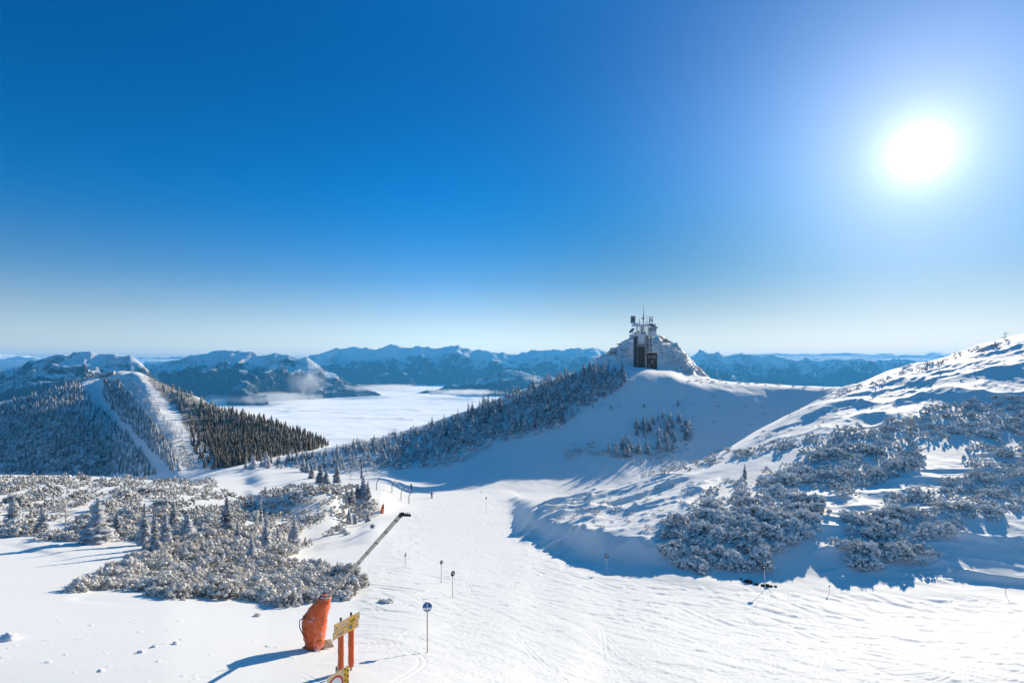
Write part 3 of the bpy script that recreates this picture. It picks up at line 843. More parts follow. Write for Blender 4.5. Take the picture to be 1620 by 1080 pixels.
def bare_geo(seed, spread):
    r = np.random.default_rng(seed); nb = NB()
    def stick(a, b, w0, w1, f0, f1):
        a = np.asarray(a, float); b = np.asarray(b, float); d = b - a; d /= np.linalg.norm(d)
        e = np.cross(d, [.3, .2, .9]); e /= np.linalg.norm(e); g = np.cross(d, e)
        v = [a + (e * math.cos(t) + g * math.sin(t)) * w0 for t in (0, 2.09, 4.19)] + [b + (e * math.cos(t) + g * math.sin(t)) * w1 for t in (0, 2.09, 4.19)]
        nb.add(np.array(v), np.array([[0,1,4],[0,4,3],[1,2,5],[1,5,4],[2,0,3],[2,3,5]]), np.array([f0]*3 + [f1]*3))
    stick([0, 0, -.03], [.02, 0, .5], .022, .014, .1, .4); stick([.02, 0, .5], [0, .01, 1.0], .014, .004, .4, .9)
    for i in range(34):
        z = r.uniform(.12, .95); a = r.uniform(0, 6.28); L = spread * (1.05 - z) ** .6 * r.uniform(.5, 1.1)
        b0 = np.array([.01, 0, z]); b1 = b0 + [math.cos(a) * L, math.sin(a) * L, L * r.uniform(-.1, .5)]
        stick(b0, b1, .008, .004, .3, .95)
        for k in range(9):
            t = r.uniform(.25, 1); c = b0 * (1 - t) + b1 * t; q = r.normal(0, 1, 3); q[2] = abs(q[2]) * .6; q /= np.linalg.norm(q)
            stick(c, c + q * L * r.uniform(.15, .4), .006, .003, .5, 1.0)
    return nb.arrays()
BARE_ME = [tri_mesh('crown', *bare_geo(70 + i_, sp_), M['rime']) for i_, sp_ in enumerate((.42, .5))]
SPR = [spruce_geo(s, 1.0, rr, 25, 11) for s, rr in ((1, .17), (2, .21), (3, .15), (4, .26), (5, .12), (6, .19))]
SPR_ME = [tri_mesh('crown', *g, M['needles']) for g in SPR]
SPL = [spruce_geo(s, 1.0, rr, 13, 8, 1) for s, rr in ((11, .25), (12, .28), (13, .22), (14, .31), (15, .2))]
SPL_ME = [tri_mesh('frosted_spruce', *g, M['needles']) for g in SPL]
FAR = [far_spruce_geo(s) for s in range(20, 26)]
PINE = [pine_geo(30 + s, 1.0, .72, 120, 1, 9) for s in range(8)]
PINE_ME = [tri_mesh('dwarf_pine', *g, M['pine']) for g in PINE]
PINE_SUNWARM = [tri_mesh('dwarf_pine', *g, M['sunwarm_pine']) for g in PINE]
PINE_LO = [pine_geo(50 + s, 1.0, .7, 30, 1, 2) for s in range(5)]

def trunk_mesh():
    b = MB(); b.tube([(0, 0, -.05), (.004, 0, .3), (0, .004, .62), (0, 0, .93)], [.026, .02, .012, .003], 8)
    return b.mesh('trunk', M['bark'], True)
TRUNK = trunk_mesh()

# ---- spruces standing near, one by one: px, row of the foot, height in px, width factor, crown, label, group
NEAR_SPRUCES = [
 (155, 858, 74, 1.35, 3, 'broad heavily rimed spruce standing alone at the edge of the left snowfield', None),
 (185, 848, 40, 1.1, 1, 'small rimed spruce right beside the broad spruce on the left', None),
 (228, 862, 68, 1.0, 0, 'tall white spruce at the left of the close trio of spruces', None),
 (246, 876, 70, .85, 2, 'slender white spruce in the middle of the close trio, standing lowest', None),
 (262, 868, 66, .95, 5, 'leaning white spruce at the right of the close trio of spruces', None),
 (275, 830, 38, 1.1, 1, 'short spruce rising behind the close trio of spruces', None),
 (296, 850, 44, 1.2, 3, 'grey spruce half sunk in dwarf pines to the right of the trio', None),
 (22, 832, 50, 1.2, 3, 'pale spruce at the far left edge of the picture', None),
 (66, 842, 44, 1.1, 1, 'pale twiggy spruce among dwarf pines near the left edge', None),
 (104, 838, 52, 1.1, 7, 'brownish bare rimed tree left of the broad spruce', None),
 (359, 848, 64, 1.2, 1, 'dense dark spruce at the left end of the shaded pine slope', None),
 (413, 836, 56, .6, 4, 'needle-thin tall spruce in front of the shaded pine slope', None),
 (421, 874, 60, 1.0, 2, 'white spruce right below the needle-thin tall spruce', None),
 (399, 888, 44, 1.1, 5, 'small white spruce left of and below the needle-thin spruce', None),
 (376, 860, 36, 1.1, 1, 'small spruce tucked beside the dense dark spruce', None),
 (466, 870, 58, 1.25, 0, 'conical white spruce standing at the right end of the near spruce row', None),
 (440, 868, 34, 1.0, 5, 'little spruce between the white spruces and the conical one', None),
 (343, 872, 30, 1.1, 0, 'little pointed spruce in the dwarf pines below the dense dark spruce', None),
 (320, 880, 26, 1.2, 5, 'tiny spruce poking out of the dwarf pine thicket left of the snow lance', None),
 (552, 828, 29, 1.1, 0, 'white spruce on the snow rim above the snow lance, taller of the pair', None),
 (562, 829, 17, 1.1, 1, 'white spruce on the snow rim above the snow lance, shorter of the pair', None),
 (582, 825, 16, 1.3, 3, 'tiny white spruce on the snow rim near the distant orange cover', None),
 (533, 764, 40, 1.0, 0, 'tall frosted spruce left of the catch fence', None),
 (516, 766, 28, 1.2, 1, 'bushy frosted spruce in the clump beside the lower ski run', 'spruces left of the catch fence'),
 (507, 764, 30, 1.2, 3, 'bushy frosted spruce in the clump beside the lower ski run', 'spruces left of the catch fence'),
 (493, 757, 24, 1.3, 5, 'bushy frosted spruce in the clump beside the lower ski run', 'spruces left of the catch fence'),
 (480, 746, 24, 1.2, 1, 'bushy frosted spruce in the clump beside the lower ski run', 'spruces left of the catch fence'),
 (486, 748, 20, 1.2, 3, 'bushy frosted spruce in the clump beside the lower ski run', 'spruces left of the catch fence'),
 (533, 727, 26, .9, 0, 'single frosted spruce on the slope above the tall spruce by the fence', None),
 (572, 757, 34, .6, 4, 'thin frosted spruce right behind the first fence post', None),
 (548, 792, 22, .9, 2, 'thin spruce at the left end of the dark clump under the fence', None),
 (557, 794, 26, 1.1, 1, 'dark spruce in the clump under the catch fence', 'dark spruces under the fence'),
 (566, 788, 22, 1.1, 3, 'dark spruce in the clump under the catch fence', 'dark spruces under the fence'),
 (575, 787, 34, 1.2, 3, 'dark spruce in the clump under the catch fence', 'dark spruces under the fence'),
 (582, 792, 30, 1.0, 1, 'dark spruce in the clump under the catch fence', 'dark spruces under the fence'),
 (548, 806, 20, .9, 2, 'thin spruce below the dark clump under the fence', None),
 (1178, 757, 24, 1.1, 0, 'small rimed spruce on the snow gap among the right-hand dwarf pines', None),
 (1590, 540, 16, .9, 6, 'little rimed tree on the skyline of the right-hand slope', None),
 (1441, 690, 42, 1.0, 7, 'pale bare rimed tree among the upper right dwarf pines', None),
]
tall = 0
for i, (px, py, hp, wf, k, lab, grp) in enumerate(NEAR_SPRUCES):
    p = gp(px, py)
    if p is None: continue
    H = hp / F * p.y
    t = empty('bare_tree' if k > 5 else 'spruce', p, lab, 'tree' if k > 5 else 'spruce', grp, rng.uniform(0, 6.28))
    c = link('crown', BARE_ME[k - 6] if k > 5 else SPR_ME[k], t); c.scale = (H * wf, H * wf, H)
    tr = link('trunk', TRUNK, t); tr.scale = (H * .3, H * .3, H) if k > 5 else (H, H, H)

# ---- spruces on the middle hill and round it
def dart(poly, spacing, n, dmin=0, dmax=1e9, avoid=None, holes=()):
    xs = [q[0] for q in poly]; ys = [q[1] for q in poly]
    pts = []; arr = np.zeros((0, 2))
    cand_x = rng.uniform(min(xs), max(xs), n * 30); cand_y = rng.uniform(min(ys), max(ys), n * 30)
    ok = inside(poly, cand_x, cand_y)
    for h in holes: ok &= ~inside(h, cand_x, cand_y)
    buf = np.empty((n, 2)); m = 0
    for x, y in zip(cand_x[ok], cand_y[ok]):
        if m >= n: break
        d = ground_d(x, y)
        if d is None or d < dmin or d > dmax: continue
        wx = (x - CX) / F * d
        if m and np.min((buf[:m, 0] - wx) ** 2 + (buf[:m, 1] - d) ** 2) < (spacing * rng.uniform(.5, 1.4)) ** 2: continue
        buf[m] = (wx, d); m += 1
        pts.append((x, y, Vector((wx, d, ground_z(wx, d)))))
    return pts
HILL = [
 ([(680,690),(740,652),(800,640),(860,622),(890,640),(893,672),(880,676),(830,690),(790,690),(740,705),(700,715)], 4.6, 70, (4.5, 8.0), 'frosted spruce in the dense wood on the left flank of the tower hill', 'spruces on the left flank of the tower hill'),
 ([(850,618),(910,592),(950,582),(985,590),(990,612),(960,628),(930,640),(900,640),(870,632)], 4.2, 70, (3.5, 6.5), 'frosted spruce in the wood climbing towards the tower', 'spruces climbing towards the tower'),
 ([(740,650),(800,628),(860,606),(900,590),(900,596),(860,614),(800,636),(745,660)], 4.0, 26, (3.0, 6.0), 'frosted spruce along the left skyline of the tower hill', 'spruces on the left skyline of the tower hill'),
 ([(560,702),(640,685),(720,665),(740,680),(730,712),(680,735),(620,735),(560,720)], 6.0, 42, (2.6, 5.0), 'small frosted spruce in the scrub at the foot of the tower hill', 'small spruces at the foot of the tower hill'),
 ([(450,728),(560,706),(600,715),(560,740),(500,745)], 6.0, 16, (2.4, 4.4), 'small frosted spruce in the scrub above the lower ski run', 'small spruces above the lower ski run'),
 ([(960,715),(985,690),(1010,668),(1050,658),(1092,664),(1097,690),(1070,715),(1010,724),(970,726)], 2.6, 46, (3.2, 5.6), 'frosted spruce in the cluster standing in the blue shade below the tower', 'spruces in the shade below the tower'),
 ([(968,722),(985,705),(1012,708),(1015,722),(990,728)], 2.6, 7, (2.6, 4.4), 'frosted spruce at the right end of the pine clump in the blue shade', 'spruces beside the shaded pine clump'),
 ([(385,741),(440,728),(490,720),(490,730),(455,734),(415,743)], 3.0, 24, (3.6, 6.0), 'frosted spruce in the row along the far side of the lower ski run', 'spruces along the far side of the lower ski run'),
]
hill_spruces = 0
for poly, sp_, n, (h0, h1), lab, grp in HILL:
    for (x, y, p) in dart(poly, sp_, n, 90, 420):
        H = rng.uniform(h0, h1) * (1.15 if rng.random() < .2 else 1)
        o = link('spruce', SPL_ME[rng.integers(5)], None, p)
        wf = H * rng.uniform(.85, 1.25); o.scale = (wf, wf, H); o.rotation_euler = (rng.normal(0, .03), rng.normal(0, .03), rng.uniform(0, 6.28))
        tag(o, lab, 'spruce', grp); hill_spruces += 1
for px, py, hp, lab in ((938,646,11,'lone small spruce in the shaded snow, leftmost below the tower'), (967,648,13,'lone small spruce in the shaded snow left of the low scrub'),
                        (1019,645,9,'tiny spruce in the shaded snow right below the low scrub'), (1073,643,16,'spruce beside the scrub patch on the shaded slope right of the tower'),
                        (1090,682,20,'pointed spruce at the right end of the cluster in the shade'), (848,640,14,'spruce sticking out of the pines on the left skyline')):
    p = gp(px, py); H = hp / F * p.y
    o = link('spruce', SPL_ME[rng.integers(5)], None, p); o.scale = (H, H, H); tag(o, lab, 'spruce')

# ---- undergrowth of small spruces in the hill wood
def hill_wood():
    nb = NB()
    for poly, sp_, n in (([(600,705),(740,655),(800,640),(860,612),(950,576),(985,590),(990,612),(930,642),(893,672),(830,692),(740,712),(640,735)], 3.4, 300),
                         ([(440,735),(560,706),(640,700),(620,735),(500,745)], 4.5, 70)):
        for (x, y, p) in dart(poly, sp_, n, 170, 400):
            H = rng.uniform(2.0, 4.6); v, f, a = xform(SPL[rng.integers(5)], (H * rng.uniform(.9, 1.4), H), rng.uniform(0, 6.28), p)
            nb.add(v, f, a + rng.uniform(-.3, .1))
    o = link('young_wood', tri_mesh('young_wood', *nb.arrays(), M['needles'])); tag(o, 'low frosted young spruces filling the wood on the tower hill', 'wood', kind='stuff')
hill_wood()

# ---- the far woods, past counting
def far_wood(name, polys, hrange, frost, m, label, holes=(), rime_up=0.0):
    nb = NB()
    for poly, sp_, n in polys:
        for (x, y, p) in dart(poly, sp_, n, 320, 1300, holes=holes):
            H = hrange[0] + (hrange[1] - hrange[0]) * rng.random() ** 1.6; g = FAR[rng.integers(6)]
            v, f, a = xform(g, (H * rng.uniform(.8, 1.25), H), rng.uniform(0, 6.28), p)
            nb.add(v, f, a + frost + rng.uniform(-.25, .25) + .55 * min(1, max(0, (p.z + 66) / 26)) * rime_up)
    o = link(name, tri_mesh(name, *nb.arrays(), m)); return tag(o, label, 'wood', kind='stuff')
runs = [(134,612),(152,605),(161,612),(160,628),(172,648),(204,681),(238,713),(270,744),(258,756),(246,752),(228,722),(207,694),(172,660),(147,640)]
far_wood('frosted_wood', [([(-60,660),(0,642),(60,626),(120,608),(135,616),(147,642),(172,662),(207,696),(228,724),(246,752),(-60,752)], 6.6, 1300),
                          ([(165,606),(188,604),(215,640),(238,668),(262,705),(285,745),(272,745),(240,713),(206,680),(174,646),(163,626)], 4.5, 330)],
         (4.5, 8.5), -.32, M['needles'], 'frosted spruce wood on the shaded left side of the far ridge', holes=[runs])
far_wood('ridge_scrub', [([(226,622),(256,638),(252,656),(230,648)], 3.0, 90), ([(258,664),(290,678),(288,698),(262,690)], 3.0, 110), ([(278,712),(306,720),(310,740),(284,738)], 3.0, 100),
                         ([(206,604),(226,612),(222,624),(206,618)], 3.0, 60), ([(240,650),(250,672),(240,676),(232,660)], 3.0, 40)],
         (1.2, 3.0), -.05, M['needles'], 'dark patches of low rimed scrub scattered over the snowy crest of the far ridge')
far_wood('brown_scrub', [([(224,594),(262,600),(302,626),(326,690),(342,742),(322,742),(302,700),(286,655),(250,618)], 3.2, 800)],
         (.9, 2.4), -.1, M['dark_needles'], 'brown low scrub between the snowy crest and the dark wood of the far ridge')
far_wood('brown_wood', [([(306,640),(350,648),(430,668),(525,703),(505,712),(440,722),(395,735),(345,742),(328,700)], 4.0, 2600),
                        ([(245,603),(300,625),(350,648),(325,690),(300,665),(270,630)], 9, 110), ([(300,660),(328,700),(345,742),(318,742),(300,700)], 7, 60)],
         (3, 8.5), -.10, M['dark_needles'], 'dark brown spruce wood running down the sunlit right side of the far ridge', rime_up=1.0)

# ---- dwarf pines
PINE_AREAS = [
 ('lower', [(1045,880),(1050,850),(1080,815),(1130,775),(1160,752),(1230,775),(1285,790),(1300,830),(1250,865),(1215,900),(1150,902),(1090,902)], 1.45, 110, (1.1, 1.7), 'rimed dwarf pine in the big thicket above the right piste edge', 'dwarf pines of the big right thicket'),
 ('ledge', [(1320,842),(1345,815),(1400,808),(1480,808),(1530,832),(1510,850),(1470,858),(1480,880),(1440,898),(1390,902),(1335,892),(1345,872),(1320,860)], 1.45, 60, (1.0, 1.55), 'rimed dwarf pine in the thicket low on the right bank', 'dwarf pines low on the right bank'),
 ('ledge2', [(1395,832),(1400,795),(1440,775),(1500,760),(1560,745),(1640,738),(1640,805),(1590,815),(1540,832),(1500,806),(1450,812)], 1.6, 80, (1.0, 1.6), 'rimed dwarf pine in the thicket along the right picture edge', 'dwarf pines along the right edge'),
 ('upper', [(1150,718),(1250,695),(1330,685),(1400,670),(1480,645),(1560,632),(1640,622),(1640,690),(1560,690),(1480,700),(1445,690),(1462,735),(1400,762),(1330,790),(1290,772),(1205,768),(1200,752),(1290,728),(1270,708),(1180,725)], 1.7, 230, (1.2, 1.9), 'rimed dwarf pine in the upper thicket across the right slope', 'dwarf pines of the upper right thicket'),
 ('upper2', [(1520,735),(1535,705),(1640,697),(1640,738),(1560,742)], 1.9, 26, (1.1, 1.7), 'rimed dwarf pine in the strip between two snow ledges on the right', 'dwarf pines between the right snow ledges'),
 ('nose', [(1005,758),(1060,736),(1150,706),(1180,722),(1090,744)], 2.0, 34, (1.0, 1.6), 'rimed dwarf pine in the strip over the shaded valley', 'dwarf pines over the shaded valley'),
 ('near left', [(120,938),(175,908),(210,888),(235,862),(330,858),(430,892),(520,898),(572,920),(556,948),(480,955),(430,960),(350,945),(260,946),(180,932)], 1.25, 150, (.8, 1.35), 'sunlit rimed dwarf pine in the thicket left of the snow lance', 'dwarf pines left of the snow lance'),
 ('bank', [(1050,878),(990,862),(900,835),(860,806),(960,785),(1050,765),(1110,770),(1060,820)], 3.2, 40, (.35, .8), 'small half-buried dwarf pine on the snow bank right of the piste', 'small dwarf pines on the snow bank'),
 ('left plateau', [(0,754),(180,756),(345,758),(362,788),(300,795),(320,850),(230,858),(150,858),(0,846),(-60,846),(-60,754)], 2.6, 290, (1.1, 1.8), 'rimed dwarf pine on the left plateau', 'dwarf pines on the left plateau'),
 ('hollow', [(310,808),(345,802),(460,770),(560,768),(590,790),(585,815),(530,842),(470,868),(440,890),(390,884),(320,862)], 2.0, 240, (1.0, 1.6), 'shaded dwarf pine on the dark slope behind the near spruces', 'dwarf pines on the dark slope'),
 ('hill foot', [(390,742),(450,728),(560,702),(640,684),(740,652),(800,632),(860,610),(950,580),(980,592),(930,635),(888,655),(885,680),(790,700),(740,728),(700,740),(620,742),(570,748),(520,742)], 3.6, 420, (1.4, 2.4), 'rimed dwarf pine between the spruces of the tower hill', 'dwarf pines of the tower hill'),
 ('shade', [(888,728),(890,704),(930,698),(975,702),(1000,715),(970,724),(930,728)], 1.9, 34, (1.1, 1.6), 'dwarf pine in the dark rounded clump on the shaded snow', 'dwarf pines of the dark clump in the shade'),
 ('shade2', [(975,724),(1020,706),(1095,690),(1092,712),(1050,738),(990,738)], 2.4, 34, (.8, 1.4), 'scattered dwarf pine below the spruce cluster in the shade', 'scattered dwarf pines in the shade'),
 ('crest', [(1320,622),(1400,600),(1480,572),(1540,552),(1590,538),(1600,541),(1545,557),(1480,580),(1405,604),(1325,626)], 2.6, 36, (.9, 1.5), 'rimed dwarf pine along the skyline crest of the right slope', 'dwarf pines on the right skyline'),
 ('upslope', [(1210,690),(1330,625),(1480,590),(1620,560),(1620,615),(1480,640),(1330,680)], 6.5, 40, (.3, .7), 'small snow-buried dwarf pine on the open right slope', 'small dwarf pines on the open right slope'),
 ('saddle', [(1085,600),(1130,600),(1310,613),(1310,616),(1130,605),(1085,606)], 4.0, 22, (.8, 1.3), 'rimed dwarf pine along the saddle ridge right of the tower', 'dwarf pines on the saddle ridge'),
 ('slope dots', [(990,600),(1090,620),(1280,640),(1200,700),(1100,680),(1000,660),(930,640)], 8, 26, (.5, 1.1), 'dark low scrub on the shaded slope below the tower', 'low scrub below the tower'),
 ('knob', [(965,560),(990,540),(1050,538),(1090,565),(1125,596),(1085,590),(1050,560),(990,565)], 2.4, 120, (.8, 1.5), 'rimed scrub on the rocky knob behind the tower', 'scrub on the rocky knob'),
 ('ridge strip', [(160,608),(205,600),(250,650),(290,700),(310,742),(265,735),(215,670)], 4.0, 260, (1.6, 2.8), 'rimed scrub on the sunlit back of the far ridge', 'scrub on the far ridge'),
]
gap_snow = [[(60,835),(150,790),(175,800),(120,830),(150,858),(70,850)], [(1190,770),(1225,768),(1225,778),(1190,778)], [(700,640),(720,640),(720,650),(700,650)],
            [(465,840),(520,820),(545,832),(500,855),(470,858)], [(500,718),(600,712),(600,722),(500,730)]]
cands = []
for key, poly, sp_, n, (s0, s1), lab, grp in PINE_AREAS:
    for (x, y, p) in dart(poly, sp_, n, 24, 900, holes=gap_snow):
        s = rng.uniform(s0, s1) * (1.2 if rng.random() < .15 else 1)
        cands.append((s / p.y, s, p, lab, grp, key))
for px, py, s in ((603, 953, .34), (613, 954, .42), (542, 843, .9), (548, 846, .7), (405, 975, .22), (30, 958, .0)):
    p = gp(px, py)
    if s: cands.append((9, s, p, {603: 'tiny dwarf pine tuft on the open snow, left of two', 613: 'tiny dwarf pine tuft on the open snow, right of two', 405: 'bare twig tuft alone on the left snowfield'}.get(px, 'dark dwarf pine of the lone pair on the snow rim above the snow lance'), 'lone pair on the snow rim' if px in (542, 548) else None, 'solo'))
cands.sort(key=lambda c: -c[0])
solo_used = 0
rest = {False: NB(), True: NB()}; rest_n = 0
SUNNY = ('near left', 'left plateau', 'hollow')
for i, (_, s, p, lab, grp, key) in enumerate(cands):
    rz = rng.uniform(0, 6.28); hs_ = s * rng.uniform(.8, 1.15)
    if i < 300:
        o = link('dwarf_pine', (PINE_SUNWARM if key in SUNNY else PINE_ME)[rng.integers(8)], None, p - Vector((0, 0, .06 * s)))
        o.scale = (s, s * rng.uniform(.85, 1.15), hs_); o.rotation_euler = (rng.normal(0, .06), rng.normal(0, .06), rz)
        tag(o, lab, 'dwarf pine', grp)
    else:
        v, f, a = xform(PINE_LO[rng.integers(5)], (s, hs_), rz, p - Vector((0, 0, .06 * s)))
        rest[key in SUNNY].add(v, f, a - (.10 if key in SUNNY else .04) + rng.uniform(-.2, .14)); rest_n += 1
for sun_, m_, lab in ((True, 'sunwarm_pine', 'sun-toned rimed dwarf pine thicket covering the left plateau and its dark slope'), (False, 'pine', 'rimed dwarf pine thickets covering the hill of the tower and the right slope')):
    ob = link('dwarf_pine_thicket', tri_mesh('dwarf_pine_thicket', *rest[sun_].arrays(), M[m_])); tag(ob, lab, 'thicket', kind='stuff')
print('PLANTS', hill_spruces, len(cands), rest_n)

# ------------------------------------------------------------------ snow lance under its orange cover
def lance():
    g = gp(502, 1026)
    t = empty('snow_lance', g, 'long grey snow lance leaning out of a wrinkled orange padded cover', 'snow gun')
    d0 = g.y
    L = lambda px, py, d: at(px, py, d) - g
    b = MB()
    # square beam, a long diagonal
    p0, p1 = L(510, 955, d0 + .1), L(636, 813, d0 - 6.2)
    ax = (p1 - p0).normalized(); side = ax.cross(Vector((0, 1, 0))).normalized(); nrm_ = side.cross(ax)
    def beam(bb, a, c, w0, w1, h0, h1):
        vs = []
        for p, w_, h_ in ((a, w0, h0), (c, w1, h1)):
            vs += [p + side * w_ + nrm_ * h_, p - side * w_ + nrm_ * h_, p - side * w_ - nrm_ * h_, p + side * w_ - nrm_ * h_]
        bb.add(vs, [(0, 1, 2, 3), (7, 6, 5, 4), (0, 4, 5, 1), (1, 5, 6, 2), (2, 6, 7, 3), (3, 7, 4, 0)])
    beam(b, p0, p1, .055, .06, .045, .045)
    lt = b.build('lance_tube', M['grey_metal'], t)
    b = MB()
    for k in np.linspace(.12, .95, 9):          # clamps that hold the pipes to the beam
        c = p0.lerp(p1, k); beam(b, c - ax * .03, c + ax * .03, .066, .066, .051, .051)
    b.build('clamp', M['dark'], lt)
    b = MB()
    for o_ in (-.035, .035):
        b.tube([p0 + side * .072 + nrm_ * o_, p1 - ax * .25 + side * .072 + nrm_ * o_], .014, 8)
    b.build('pipe', M['alu'], lt)
    b = MB()
    q = p1 - ax * .05
    hx = Vector((1, -.1, -.04)).normalized()
    b.tube([q - ax * .12, q + ax * .06], .075, 12); b.tube([q - hx * .08, q + hx * .34], [.06, .04], 12)
    for k in range(5):
        b.tube([q + hx * (.02 + k * .065) + Vector((0, 0, .05)), q + hx * (.02 + k * .065) + Vector((0, 0, .10))], .014, 6)
    b.build('nozzle_head', M['dark'], t)
    # padded cover: rings, from the ground up, wrinkled
    ring = [(1024, 487, 511, .40), (1008, 483, 513, .48), (990, 479, 515, .52), (972, 482, 518, .50), (957, 493, 521, .44), (946, 504, 523.5, .36), (943, 506, 523, .33)]
    vs = []; fs = []; seg = 26
    rr = np.random.default_rng(4); ph = rr.uniform(0, 6.28, (len(ring) * 3, 4))
    rows = []
    for i in range(len(ring) - 1):
        for k in range(3):
            u = k / 3; rows.append([ring[i][j] * (1 - u) + ring[i + 1][j] * u for j in range(4)])
    rows.append(list(ring[-1]))
    for i, (py, xl, xr, dep) in enumerate(rows):
        c = L((xl + xr) / 2, py, d0); w_ = (xr - xl) / 2 / F * d0
        for k in range(seg):
            a = 6.2832 * k / seg
            wr = 1 + .045 * math.sin(5 * a + i * 1.1) + .035 * math.sin(9 * a - i * 1.9 + 1) + .02 * math.sin(13 * a + i * 2.7)
            cx_, sy_ = math.cos(a), math.sin(a)
            e = .82
            vs.append(c + Vector((w_ * math.copysign(abs(cx_) ** e, cx_) * wr, dep * math.copysign(abs(sy_) ** e, sy_) * wr, .02 * math.sin(3 * a + i))))
    for i in range(len(rows) - 1):
        for k in range(seg):
            k2 = (k + 1) % seg; fs.append((i*seg + k, i*seg + k2, (i+1)*seg + k2, (i+1)*seg + k))
    fs.append(tuple(range(seg))[::-1]); fs.append(tuple((len(rows)-1)*seg + k for k in range(seg)))
    b = MB(); b.add(vs, fs); cv = b.build('cover', M['orange'], t, True)
    mids = lambda i_: sum((vs[i_ * seg + k] for k in range(seg)), Vector()) / seg
    b = MB()
    for i_ in (3, 9, 14):
        c_ = mids(i_); b.tube([c_ + (vs[i_ * seg + k % seg] - c_) * 1.012 for k in range(seg + 1)], .016, 6)
    b.build('fold_ridge', M['orange_pad'], cv)  # rings in cover orange, shaped as folds of the padding
    b = MB(); k0 = int(seg * .80); b.tube([mids(i_) + (vs[i_ * seg + k0] - mids(i_)) * 1.008 for i_ in range(len(rows))], .013, 6); b.build('seam', M['orange_pad'], cv)
    # rime on the windward seams and a cord round the top
    b = MB()
    pts = [L(506 + 8.5 * (1 + math.cos(a)), 945.5, d0 + .33 * math.sin(a)) for a in np.linspace(0, 6.283, 25)]
    b.tube(pts, .025, 6); b.build('hem', M['white'], cv)
    b = MB(); b.tube([L(484, 974, d0 - .5), L(474, 981, d0 - .45), L(474, 992, d0 - .45), L(480, 1004, d0 - .5), L(484, 1008, d0 - .5)], .022, 8)
    b.tube([L(486, 972, d0 - .5), L(478, 980, d0 - .5), L(478, 990, d0 - .5), L(482, 996, d0 - .5)], .018, 8)
    b.build('hose', M['dark'], t, True)
    b = MB(); b.box(L(495, 1028, d0) + Vector((0, 0, .02)), (.95, .8, .22), bevel=.03); b.tube([L(520, 948, d0), L(523, 938, d0 - .1), L(520, 930, d0 - .2)], .018, 6)
    b.build('base', M['dark'], t)
    b = MB()
    for k in (0, 1): b.tube([L(497 + k * 5, 1024, d0 - .42), L(500 + k * 5, 1030, d0 - .5), L(508 + k * 4, 1034, d0 - .52)], .03, 8)
    b.build('strap', M['white'], t, True)
    b = MB(); q0, q1 = L(513, 1026, d0 - .1), L(527, 1023, d0 + .2)
    top0, top1 = L(512, 1012, d0 + .2), L(522, 1011, d0 + .45)
    th = Vector((.04, .05, 0))
    b.add([q0, q1, top1, top0, q0 + th, q1 + th, top1 + th, top0 + th], [(0, 1, 2, 3), (7, 6, 5, 4), (0, 4, 5, 1), (1, 5, 6, 2), (2, 6, 7, 3), (3, 7, 4, 0)])
    b.build('side_board', M['tan'], t)
lance()

def far_cover():
    g = gp(605, 813)
    t = empty('snow_hydrant', g, 'small orange padded cover at the far left piste edge', 'snow gun cover')
    h = 13.0 / F * g.y
    b = MB()
    b.tube([(0, 0, -.1), (-.03*h, 0, .25*h), (.05*h, 0, .7*h), (.12*h, 0, h), (.13*h, 0, 1.03*h)], [.16*h, .2*h, .19*h, .12*h, .05*h], 12)
    b.build('cover', M['orange'], t, True)
    b = MB(); b.tube([(.1*h, 0, .9*h), (.16*h, -.05*h, 1.25*h)], .03*h, 8); b.build('pipe', M['dark'], t)
far_cover()
for px, py, hp, lab in ((593, 818, 16, 'grey post left of the small orange cover, taller of the two'), (599, 816, 11, 'grey post beside the small orange cover, shorter of the two')):
    g = gp(px, py); h = hp / F * g.y
    b = MB(); b.tube([(0, 0, -.2), (0, 0, h)], .05, 8); b.tube([(0, 0, h), (0, 0, h + .04)], .065, 8); o = b.build('post', M['grey_metal']); o.location = g
    tag(o, lab, 'post', 'grey posts by the orange cover')

# ------------------------------------------------------------------ wooden direction sign on two padded posts
def text(body, size, loc, rot, m, parent, name='lettering', ext=.003):
    cu = bpy.data.curves.new(name, 'FONT'); cu.body = body; cu.size = size; cu.extrude = ext; cu.align_x = 'CENTER'; cu.align_y = 'CENTER'
    cu.resolution_u = 3
    tmp = bpy.data.objects.new('tmp', cu); COL.objects.link(tmp); bpy.context.view_layer.update()
    me = bpy.data.meshes.new_from_object(tmp.evaluated_get(bpy.context.evaluated_depsgraph_get()))
    bpy.data.objects.remove(tmp); me.materials.clear(); me.materials.append(m)
    o = link(name, me, parent, loc); o.rotation_euler = rot; return o

